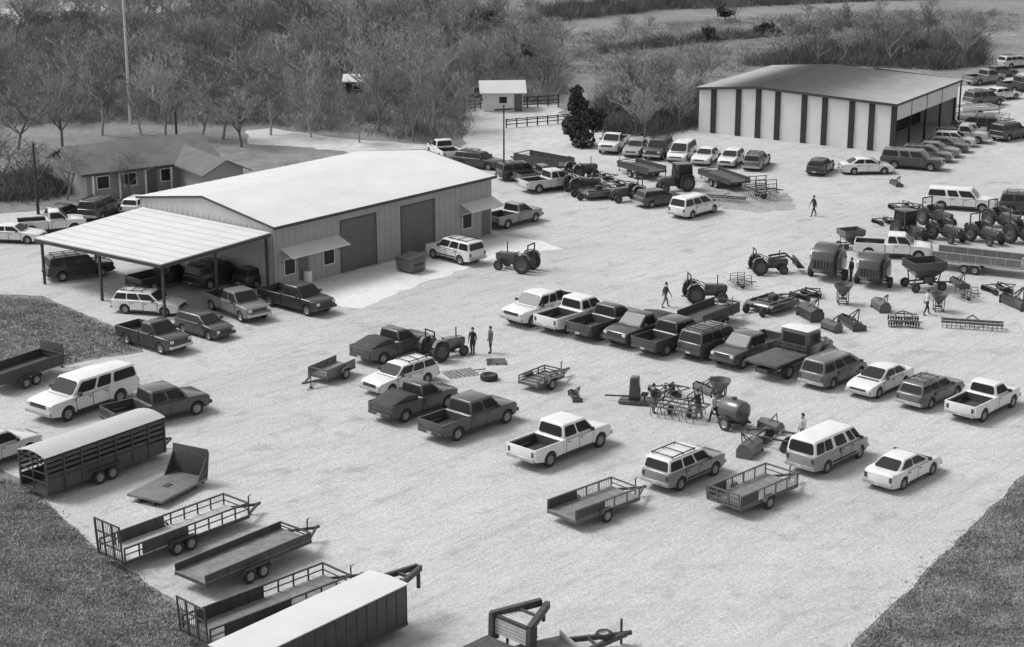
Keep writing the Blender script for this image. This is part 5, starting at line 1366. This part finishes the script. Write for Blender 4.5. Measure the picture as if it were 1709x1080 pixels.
put(PICKUP, 'pickup_truck', 'black pickup parked just past the two white pickups', 'pickup', 1028, 559, U, .055, G4, bumper='dark_steel', scale=1.06)
put(PICKUP_LOAD, 'pickup_truck', 'dark pickup with a covered load in the dark row', 'pickup', 1082, 568, D_, .06, G4, bumper='dark_steel', scale=1.06)
put(PICKUP_CREW, 'pickup_truck', 'black crew cab pickup in the middle of the dark row', 'pickup', 1136, 578, U, .05, G4, bumper='dark_steel')
put(SUV, 'parked_car', 'black off-roader in the dark row with a roof rack', 'car', 1190, 588, U, .06, G4, bumper='dark_steel', scale=1.06)
put(PICKUP_EXT, 'pickup_truck', 'dark grey pickup right beside the flatbed truck', 'pickup', 1240, 597, D_, .08, G4, bumper='dark_steel', scale=1.0)
trl(trailer(4.4, 2.1, .8, .5, 2, 0, 'plank_dark', 'solid', nposts=5), 'flatbed_trailer', 'dark sided trailer behind the off-roader of the dark row', (1168, 551), (1224, 529), panel='dark_steel')
put(TRUCK, 'flatbed_truck', 'dark flatbed truck with a white cab roof and outside mirrors', 'truck', 1292, 606, 47, .09, G4, paint2=W, scale=.97)
put(MINIVAN, 'parked_car', 'grey people carrier between the flatbed truck and a white saloon', 'car', 1390, 635, U, .13, G1)
put(SALOON, 'parked_car', 'white saloon between two grey cars', 'car', 1468, 650, D_, W, G1)
put(WAGON, 'parked_car', 'grey wagon between the white saloon and a white pickup', 'car', 1552, 668, U, .12, G1)
put(PICKUP, 'pickup_truck', 'white single cab pickup with black bed beside the grey wagon', 'pickup', 1640, 687, U, W, G1)
put(SUV, 'parked_car', 'grey off-roader with pale roof rack hitched to a cage trailer', 'car', 1141, 800, U, .20, G1, paint2=.62)
put(VAN, 'parked_van', 'two tone van with white roof hitched to a cage trailer', 'van', 1380, 772, U, .26, G1, paint2=W, scale=.97)
put(SALOON, 'parked_car', 'white saloon nearest the dark grass', 'car', 1506, 799, U, W, G1)
put(PICKUP, 'pickup_truck', 'pale pickup cut off at the frame edge behind the cattle trailer', 'pickup', -14, 772, heading((-60, 790), (60, 750)), .55, G1)
put(PICKUP_CREW, 'pickup_truck', 'black pickup between the long white wagon and the cattle trailer', 'pickup', 262, 699, 40, .06, G1, bumper='dark_steel')
# round the workshop
put(SUV, 'parked_car', 'white off-roader standing broadside before the garage doors', 'car', 760, 434, 136, W, G2)
put(TRACTOR, 'tractor', 'small dark tractor parked beyond the white off-roader', 'tractor', 866, 452, 150, .06, G2, scale=.9)
put(PICKUP, 'pickup_truck', 'grey pickup at the far end wall of the workshop', 'pickup', 856, 374, U, .22, G2, bumper='dark_steel')
put(WAGON, 'parked_car', 'white estate car out in front of the canopy', 'car', 250, 521, -14, W, G2)
put(PICKUP, 'pickup_truck', 'dark pickup below the white estate car at the grass', 'pickup', 258, 578, -40, .045, G2, bumper='chrome')
put(PICKUP_EXT, 'pickup_truck', 'grey pickup with bright hood coming out from the canopy shade', 'pickup', 396, 524, -50, .16, G2)
put(PICKUP_EXT, 'pickup_truck', 'black pickup at the corner post of the canopy', 'pickup', 496, 515, -40, .035, G2, bumper='dark_steel')
put(HATCH, 'parked_car', 'dark hatchback between the dark pickup and the grey pickup', 'car', 342, 558, -40, .055, G2, bumper='dark_steel')
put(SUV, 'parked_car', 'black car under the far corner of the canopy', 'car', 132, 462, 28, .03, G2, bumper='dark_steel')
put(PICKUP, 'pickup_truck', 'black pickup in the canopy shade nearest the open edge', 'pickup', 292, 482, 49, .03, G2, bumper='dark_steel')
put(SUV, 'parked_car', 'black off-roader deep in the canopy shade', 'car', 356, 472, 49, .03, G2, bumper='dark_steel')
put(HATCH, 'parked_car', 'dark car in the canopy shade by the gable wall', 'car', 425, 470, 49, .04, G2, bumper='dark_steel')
put(SEDAN, 'parked_car', 'white saloon beyond the canopy at the frame edge', 'car', 26, 402, -8, W, G2)
put(PICKUP, 'pickup_truck', 'white pickup beyond the canopy by the dark pole', 'pickup', 84, 384, 18, W, G2)
put(HATCH, 'parked_car', 'dark hatchback behind the canopy beside the white pickup', 'car', 126, 372, 75, .04, G2)
put(SUV, 'parked_car', 'dark off-roader behind the canopy roof', 'car', 172, 362, 75, .04, G2)
put(HATCH, 'parked_car', 'white hatchback half hidden behind the canopy roof', 'car', 214, 352, 75, W, G2)
put(PICKUP, 'pickup_truck', 'white pickup behind the roof end of the workshop', 'pickup', 742, 264, 110, W, G2)
put(WAGON, 'parked_car', 'black wagon behind the roof end of the workshop', 'car', 800, 279, -30, .03, G2, bumper='dark_steel')
put(MINIVAN, 'parked_car', 'white people carrier alone near the dark flatbed trailer', 'car', 1158, 358, U, W, G2)
put(PICKUP_EXT, 'pickup_truck', 'pale pickup with a dark bed beside the long dark trailer', 'pickup', 932, 321, 30, .5, G2)
put(CUTTER, 'rotary_cutter', 'dark rotary mower among the machines by the dark trailers', 'mower', 1000, 330, 20, .07, G2)
put(TRACTOR, 'tractor', 'dark grey tractor beside the rotary mower by the dark trailers', 'tractor', 1048, 334, 200, .08, G2, scale=.85)
put(HATCH, 'parked_car', 'dark grey hatchback closest to the white people carrier alone', 'car', 1092, 340, 30, .07, G2)
# before the barn
put(PICKUP, 'pickup_truck', 'white pickup farthest along the row by the tall dark tree', 'pickup', 1024, 251, 252, W, G3)
put(SEDAN, 'parked_car', 'grey saloon second in the row from the tall dark tree', 'car', 1062, 257, 252, .28, G3)
put(SUV, 'parked_car', 'dark off-roader third in the row from the tall dark tree', 'car', 1098, 262, 250, .06, G3)
put(MINIVAN, 'parked_car', 'white people carrier in the row, before the first barn post', 'car', 1138, 266, 250, W, G3)
put(SEDAN, 'parked_car', 'white saloon in the row, below the first barn panels', 'car', 1178, 271, 248, W, G3)
put(HATCH, 'parked_car', 'white hatchback in the row, next to the last grey car', 'car', 1220, 275, 248, .68, G3)
put(WAGON, 'parked_car', 'grey wagon ending the row before the barn', 'car', 1262, 279, 70, .14, G3)
put(HATCH, 'parked_car', 'black rounded car before the middle barn panels', 'car', 1380, 289, 65, .035, G3, bumper='dark_steel')
put(SALOON, 'parked_car', 'white saloon standing broadside before the barn front', 'car', 1434, 288, 4, W, G3)
put(SUBURBAN, 'parked_van', 'dark long wagon at the open corner of the barn', 'wagon', 1522, 281, -22, .06, G3, paint2=.14)
put(SEDAN, 'parked_car', 'grey saloon by the barn side behind the dark wagon', 'car', 1560, 260, -20, .2, G3)
put(HATCH, 'parked_car', 'pale hatchback by the barn side under its white band', 'car', 1592, 243, -20, .5, G3)
put(SUV, 'parked_car', 'dark off-roader on the road beside the barn', 'car', 1630, 222, 160, .05, G3)
put(PICKUP, 'pickup_truck', 'grey pickup up the road behind the barn', 'pickup', 1642, 140, 30, .2, G3)
put(WAGON, 'parked_car', 'pale wagon at the top of the road', 'car', 1694, 112, 25, .5, G3)
for k, x, y, hd, v, nm, ct, lab in (
    (SEDAN, 1576, 252, -20, .09, 'parked_car', 'car', 'dark saloon outside the pale hatchback at the barn side'),
    (WAGON, 1546, 268, -20, .12, 'parked_car', 'car', 'grey wagon squeezed beside the grey saloon at the barn side'),
    (PICKUP, 1606, 236, -20, .4, 'pickup_truck', 'pickup', 'pale pickup below the far end of the white barn band'),
    (SEDAN, 1618, 229, 160, .3, 'parked_car', 'car', 'light grey saloon just before the pale trailers'),
    (SUV, 1668, 230, 40, .05, 'parked_car', 'car', 'black off-roader farther out on the road'),
    (SUV, 1640, 176, 28, .1, 'parked_car', 'car', 'dark off-roader beyond the pale trailers'),
    (SEDAN, 1672, 166, 28, .6, 'parked_car', 'car', 'white saloon beyond the pale trailers'),
    (PICKUP, 1700, 152, 28, .06, 'pickup_truck', 'pickup', 'dark pickup up the road at the frame edge'),
    (SEDAN, 1668, 128, 28, .06, 'parked_car', 'car', 'dark saloon below the pale wagon at the top of the road')):
    put(k, nm, lab, ct, x, y, hd, v, 'vehicles along the road beside the barn')
for k, x, y, hd, v, nm, ct, lab in (
    (TRACTOR, 968, 324, 20, .08, 'tractor', 'tractor', 'dark tractor next to the pale pickup with dark bed'),
    (DISC, 1024, 316, 20, .1, 'disc_harrow', 'disc harrow', 'disc harrow above the rotary mower by the dark trailers'),
    (TRACTOR_CAB, 1130, 318, 200, .06, 'tractor', 'tractor', 'dark cab tractor beside the two dark flatbed trailers'),
    (CULT, 1268, 330, 20, .12, 'cultivator', 'cultivator', 'grey cultivator on the dark dirt patch'),
    (TOOLBAR, 1212, 336, 70, .1, 'tine_drag', 'drag harrow', 'tined drag on the dark dirt patch'),
    (SUV, 872, 300, 25, .05, 'parked_car', 'car', 'dark off-roader at the foot of the dark pole'),
    (PICKUP, 905, 302, 25, .09, 'pickup_truck', 'pickup', 'dark pickup hidden behind the pale pickup with dark bed')):
    put(k, nm, lab, ct, x, y, hd, v, 'machines and vehicles in the far yard', **({'bumper': 'dark_steel'} if nm in ('parked_car', 'pickup_truck') else {}), scale=.9)
# by the machinery
put(PICKUP_EXT, 'pickup_truck', 'white pickup standing behind the dark balers', 'pickup', 1480, 424, -14, W)
put(SUBURBAN, 'parked_van', 'white long wagon beyond the row of tractors', 'wagon', 1618, 350, -18, W)
put(SUV, 'parked_car', 'dark off-roader cut by the frame edge beyond the tractors', 'car', 1700, 356, -18, .05)
# ------------------------------------------------------------------ trailers
trl(stock_trailer(7.8, 2.1, 2.35), 'stock_trailer', 'dark slatted cattle trailer with a bright roof', (64, 828), (250, 760))
trl(cargo_trailer(9.0, 2.1, 2.25), 'cargo_trailer', 'dark box trailer with a bright white roof and gooseneck', (420, 1160), (620, 1060))
trl(trailer(7.4, 1.9, .55, .62, 2, 1.75, 'plank_pale', fill=(.14, .5), nposts=10), 'utility_trailer', 'rail sided trailer with a pale deck and raised ramp gate', (184, 950), (400, 868))
trl(trailer(6.4, 2.1, .75, .35, 2, 0, 'plank_grey', 'solid', nposts=6), 'flatbed_trailer', 'low sided dark trailer between two rail sided trailers', (322, 990), (492, 918), panel='dark_paint')
trl(trailer(7.6, 2.0, .6, .62, 2, 1.6, 'plank_grey', fill=(.1, .55), nposts=10), 'utility_trailer', 'rail sided trailer with grey deck against the white roofed box trailer', (338, 1082), (556, 996))
trl(trailer(4.5, 2.0, .55, .52, 1, 0, 'plank_grey', 'mesh', 'mid_steel', nposts=6, fill=(.0, .45)), 'cage_trailer', 'mesh sided trailer behind the grey off-roader', (934, 880), (1046, 838))
trl(trailer(4.6, 2.1, .55, .58, 1, .75, 'plank_grey', 'mesh', 'mid_steel', nposts=6, fill=(.0, .3)), 'cage_trailer', 'mesh sided trailer with rear gate behind the two tone van', (1202, 860), (1310, 814))
trl(gooseneck_flatbed(), 'gooseneck_trailer', 'dark gooseneck trailer front with pale slatted deck at the frame bottom', (664, 1194), (842, 1106))
trl(hitch_trailer(), 'hitch_trailer', 'trailer drawbar with a spare wheel lying on it at the frame bottom', (868, 1118), (928, 1104))
trl(dump_bed(), 'truck_bed', 'loose dark truck bed with upright headboard on the ground', (238, 846), (322, 802), cat='truck bed', panel='grey_paint')
trl(trailer(5.0, 2.0, .8, .5, 2, 0, 'plank_dark', 'solid', headboard=1.1), 'dump_trailer', 'dark solid sided trailer at the frame edge by the grass island', (-12, 655), (84, 622), panel='dark_steel')
trl(trailer(5.4, 2.2, .8, .3, 2, 0, 'plank_dark', 'solid', nposts=5), 'flatbed_trailer', 'dark flatbed trailer in the middle of the far yard', (1236, 320), (1180, 300), panel='dark_steel')
trl(trailer(4.6, 2.2, .8, .4, 2, 0, 'plank_dark', 'solid', nposts=5), 'flatbed_trailer', 'dark flatbed trailer below the row of parked cars', (1098, 302), (1044, 287), panel='dark_steel')
trl(trailer(5.6, 2.2, .8, .6, 2, 0, 'plank_dark', 'solid', nposts=5), 'flatbed_trailer', 'long dark trailer just beyond the dark pole', (944, 292), (870, 278), panel='dark_steel')
trl(trailer(6.6, 2.2, .85, .55, 2, 0, 'plank_grey', 'solid', 'light_steel', nposts=7), 'flatbed_trailer', 'pale railed flatbed trailer beside the dark hopper wagon', (1572, 446), (1694, 460), panel='grey_paint')
trl(trailer(4.6, 2.2, .7, .3, 1, 0, 'plank_pale', 'solid', 'light_steel', nposts=5), 'flatbed_trailer', 'pale trailer on the road by the barn, the nearer one', (1600, 206), (1664, 208), panel='white_paint')
trl(trailer(4.6, 2.2, .7, .3, 1, 0, 'plank_pale', 'solid', 'light_steel', nposts=5), 'flatbed_trailer', 'pale trailer on the road by the barn, the farther one', (1596, 194), (1658, 190), panel='white_paint')
trl(trailer(2.6, 1.5, .5, .35, 1, 0, 'plank_grey', 'bars', 'mid_steel', nposts=5, slats=5), 'mower_trailer', 'small railed trailer alone beyond the black pickups', (876, 656), (930, 634))
# ------------------------------------------------------------------ machines and loose gear
MG = 'farm machinery lined up for sale'
def gear(K, name, label, cat, x, y, head, v=None, group=MG, **kw): return put(K, name, label, cat, x, y, head, v, group, **kw)
trl(trailer(2.8, 1.5, .5, .4, 1, 0, 'plank_grey', 'solid', 'mid_steel', nposts=4), 'utility_trailer', 'little railed trailer alone on the gravel near the heaped pickup', (578, 620), (530, 641), panel='grey_paint')
gear(TRACTOR, 'tractor', 'old grey tractor beside the dark pickup with heaped bed', 'tractor', 738, 597, 40, .13, scale=.82)
gear(drag_mat(), 'drag_harrow', 'pale spiked drag frame lying before the old tractor', 'harrow', 768, 625, 25, .3)
gear(pallet(), 'pallet', 'dark wooden pallet beside the standing person', 'pallet', 828, 606, 5, .06)
gear(loose_tyre(), 'loose_tyre', 'loose tyre and wheel lying beyond the estate car', 'tyre', 816, 634, 0)
gear(BLADE, 'box_blade', 'small dark scraper blade on the open gravel by the rail trailer', 'scraper blade', 960, 666, 10, .05, scale=.6)
gear(DRIVER, 'post_driver', 'dark upright post driver with a long drawbar', 'post driver', 1066, 672, 165, .045)
gear(CULT, 'cultivator', 'open framed cultivator with folded wings and many tines', 'cultivator', 1146, 690, 60, .10, scale=.85)
gear(TANK, 'tank_cart', 'dark wheeled tank beside the open framed cultivator', 'tank cart', 1224, 716, 130, .07)
gear(DISC, 'disc_harrow', 'disc harrow just behind the two tone van', 'disc harrow', 1300, 738, 150, .06, scale=.9)
gear(TILLER, 'rotary_tiller', 'small tiller between the disc harrow and the off-roader', 'tiller', 1252, 758, 150, .09, scale=.85)
gear(TRACTOR, 'tractor', 'small dark tractor by the person with a wide stride', 'tractor', 1172, 503, 8, .07, scale=.84)
gear(CUTTER, 'rotary_cutter', 'wide dark rotary mower with a sloping deck', 'mower', 1284, 518, 44, .045)
gear(TILLER, 'rotary_tiller', 'dark tiller between the wide mower and the cone spreader', 'tiller', 1352, 532, 20, .05)
gear(SPREADER, 'cone_spreader', 'dark cone shaped fertiliser spreader on a stand', 'spreader', 1406, 508, 0, .07)
gear(BLADE, 'box_blade', 'tall dark box scraper just in front of the cone spreader', 'scraper blade', 1422, 546, 15, .04)
gear(TILLER, 'rotary_tiller', 'low dark tiller beyond the tall box scraper', 'tiller', 1470, 518, 12, .09, scale=.8)
gear(DISC, 'disc_harrow', 'grey disc harrow lying next to the tall box scraper', 'disc harrow', 1508, 542, 80, .11, scale=.8)
gear(TOOLBAR, 'tine_drag', 'long low tined drag lying nearest the frame edge', 'drag harrow', 1622, 548, 76, .07)
gear(CULT, 'cultivator', 'small open cultivator alone on the pale gravel', 'cultivator', 1612, 500, 20, .13, scale=.5)
gear(BLADE, 'box_blade', 'dark scraper blade at the frame edge past the small cultivator', 'scraper blade', 1696, 512, 20, .04, scale=1.1)
gear(TRACTOR_LOADER, 'loader_tractor', 'small loader tractor with a raised dark bucket', 'tractor', 1278, 456, 6, .06, scale=.78)
gear(BALER, 'round_baler', 'tall dark baler next to the loader tractor', 'baler', 1382, 464, 60, .06, paint2=.10)
gear(BALER, 'round_baler', 'dark baler standing between the tall baler and hopper wagon', 'baler', 1458, 476, 60, .055, paint2=.06, scale=.93)
gear(HOPPER, 'hopper_wagon', 'dark grain hopper wagon with sloping sides', 'wagon', 1542, 482, 15, .06, scale=.85)
gear(TRACTOR_CAB, 'tractor', 'black cab tractor at the start of the tractor row', 'tractor', 1530, 396, -60, .055, 'tractors in a row', scale=.84)
gear(TRACTOR, 'tractor', 'dark open tractor second in the tractor row', 'tractor', 1578, 400, -60, .07, 'tractors in a row', scale=.88)
gear(TRACTOR, 'tractor', 'dark grey tractor third in the tractor row', 'tractor', 1640, 404, -60, .08, 'tractors in a row', scale=.88)
gear(TRACTOR, 'tractor', 'black tractor cut by the frame edge in the tractor row', 'tractor', 1694, 410, -60, .035, 'tractors in a row')
gear(DISC, 'disc_harrow', 'small dark disc harrow before the tractor row', 'disc harrow', 1474, 374, 20, .06, scale=.6)
gear(BLADE, 'box_blade', 'dark scraper blade lying before the dark long wagon', 'scraper blade', 1496, 310, 10, .05, scale=.7)
gear(dumpster(), 'dumpster', 'dark wheeled bin against the second garage door', 'bin', 686, 453, 49, .09)
gear(barrel(), 'barrel', 'white barrel under the longer awning of the workshop', 'barrel', 514, 474, 0, W, scale=1.1)
MG2 = 'implements crowded among the larger machines'
for K_, nm, ct, x, y, hd, v, sc, lab in (
    (SPREADER, 'cone_spreader', 'spreader', 1566, 520, 0, .08, .9, 'lone cone spreader below the hopper wagon'),
    (DISC, 'disc_harrow', 'disc harrow', 1330, 502, 40, .07, .7, 'small disc harrow at the tail of the wide rotary mower'),
    (TILLER, 'rotary_tiller', 'tiller', 1388, 552, 30, .07, .7, 'small dark tiller in front of the tall box scraper'),
    (DISC, 'disc_harrow', 'disc harrow', 1664, 488, 20, .1, .7, 'disc harrow near the frame edge under the railed flatbed trailer'),
    (BLADE, 'box_blade', 'scraper blade', 1600, 478, 10, .06, .8, 'dark scraper blade between hopper wagon and small cultivator'),
    (CULT, 'cultivator', 'cultivator', 1236, 480, 20, .1, .5, 'small cultivator between two small tractors'),
    (TRACTOR, 'tractor', 'tractor', 1560, 376, -60, .06, .9, 'dark tractor just behind the tractor row'),
    (DISC, 'disc_harrow', 'disc harrow', 1506, 352, 10, .08, .8, 'disc harrow just short of the white long wagon beyond the tractors'),
    (TRACTOR, 'tractor', 'tractor', 1670, 380, -60, .07, .9, 'dark tractor at the far end of the tractor row'),
    (HOPPER, 'hopper_wagon', 'wagon', 1428, 418, 20, .1, .6, 'small grey hopper wagon behind the tall baler'),
    (DISC, 'disc_harrow', 'disc harrow', 1106, 664, 10, .08, .7, 'small disc harrow behind the open framed cultivator'),
    (SPREADER, 'cone_spreader', 'spreader', 1196, 676, 0, .09, 1.0, 'cone spreader between cultivator and wheeled tank'),
    (BLADE, 'box_blade', 'scraper blade', 1180, 656, 30, .07, .8, 'dark scraper blade behind the cone spreader in the yard middle'),
    (TILLER, 'rotary_tiller', 'tiller', 1272, 722, 40, .07, .7, 'small dark tiller behind the disc harrow by the van'),
    (TRACTOR, 'tractor', 'tractor', 964, 298, 30, .07, .85, 'dark tractor behind the pale pickup with dark bed'),
    (DISC, 'disc_harrow', 'disc harrow', 1000, 302, 20, .08, .8, 'disc harrow between the dark trailers in the far yard')):
    gear(K_, nm, lab, ct, x, y, hd, v, MG2, scale=sc)
# ------------------------------------------------------------------ people
person('stand', 'person in dark clothes standing among the dark balers', at(1420, 470), 200, 'cloth_dark', 'cloth_dark')
person('walk', 'person in pale shirt near the small cone spreader', at(1546, 526), 20, 'cloth_pale', 'cloth_dark')
person('walk', 'person in dark clothes walking with a wide stride on open gravel', at(1110, 513), 20, 'cloth_dark', 'cloth_mid')
person('walk', 'person walking alone across the far open gravel', at(1358, 361), 200, 'cloth_dark', 'cloth_dark')
person('stand', 'person in lighter clothes standing by the dark wooden pallet', at(819, 590), 200, 'cloth_mid', 'cloth_dark')
person('stand', 'person in dark clothes standing by the dark flatbed trailer', at(1150, 302), 150, 'cloth_dark', 'cloth_dark')
person('reach', 'person bending toward the open framed cultivator', at(1166, 700), 140, 'cloth_dark', 'cloth_mid')
person('stand', 'person in dark clothes standing right behind the old grey tractor', at(789, 592), 240, 'cloth_dark', 'cloth_dark')
person('walk', 'person in pale shirt walking between cultivator and wheeled tank', at(1192, 706), 130, 'cloth_pale', 'cloth_dark')
person('stand', 'person in dark clothes standing before the dark upright post driver', at(1090, 690), 30, 'cloth_dark', 'cloth_mid')
person('stand', 'person in pale shirt standing beside the disc harrow', at(1338, 742), 200, 'cloth_pale', 'cloth_mid')
# ------------------------------------------------------------------ daylight
SUN_EL, SUN_AZ = 52.0, 163.0       # height of the sun, and its bearing counted from +x toward +y
az = R(SUN_AZ)
to_sun = Vector((math.cos(az) * math.cos(R(SUN_EL)), math.sin(az) * math.cos(R(SUN_EL)), math.sin(R(SUN_EL))))
sl = bpy.data.lights.new('sun', 'SUN'); sl.energy = 1.5; sl.angle = R(22); sl.color = (1, 1, 1)
so = bpy.data.objects.new('sun', sl); col.objects.link(so); so.location = (0, 100, 120); so.rotation_euler = to_sun.to_track_quat('Z', 'Y').to_euler()
w = bpy.data.worlds.new('World'); scene.world = w; w.use_nodes = True
nt = w.node_tree; bg = nt.nodes['Background']
sk = nt.nodes.new('ShaderNodeTexSky'); sk.sky_type = 'NISHITA'; sk.sun_disc = False; sk.sun_elevation = R(SUN_EL); sk.sun_rotation = math.pi / 2 - az
sk.air_density = 1.0; sk.dust_density = 2.0
bw = nt.nodes.new('ShaderNodeRGBToBW'); nt.links.new(sk.outputs[0], bw.inputs[0]); nt.links.new(bw.outputs[0], bg.inputs['Color'])
bg.inputs['Strength'].default_value = .15
scene.view_settings.view_transform = 'Standard'; scene.view_settings.look = 'None'; scene.view_settings.exposure = .66; scene.view_settings.gamma = 1
scene.render.engine = 'CYCLES'; scene.cycles.use_denoising = True; scene.cycles.max_bounces = 5
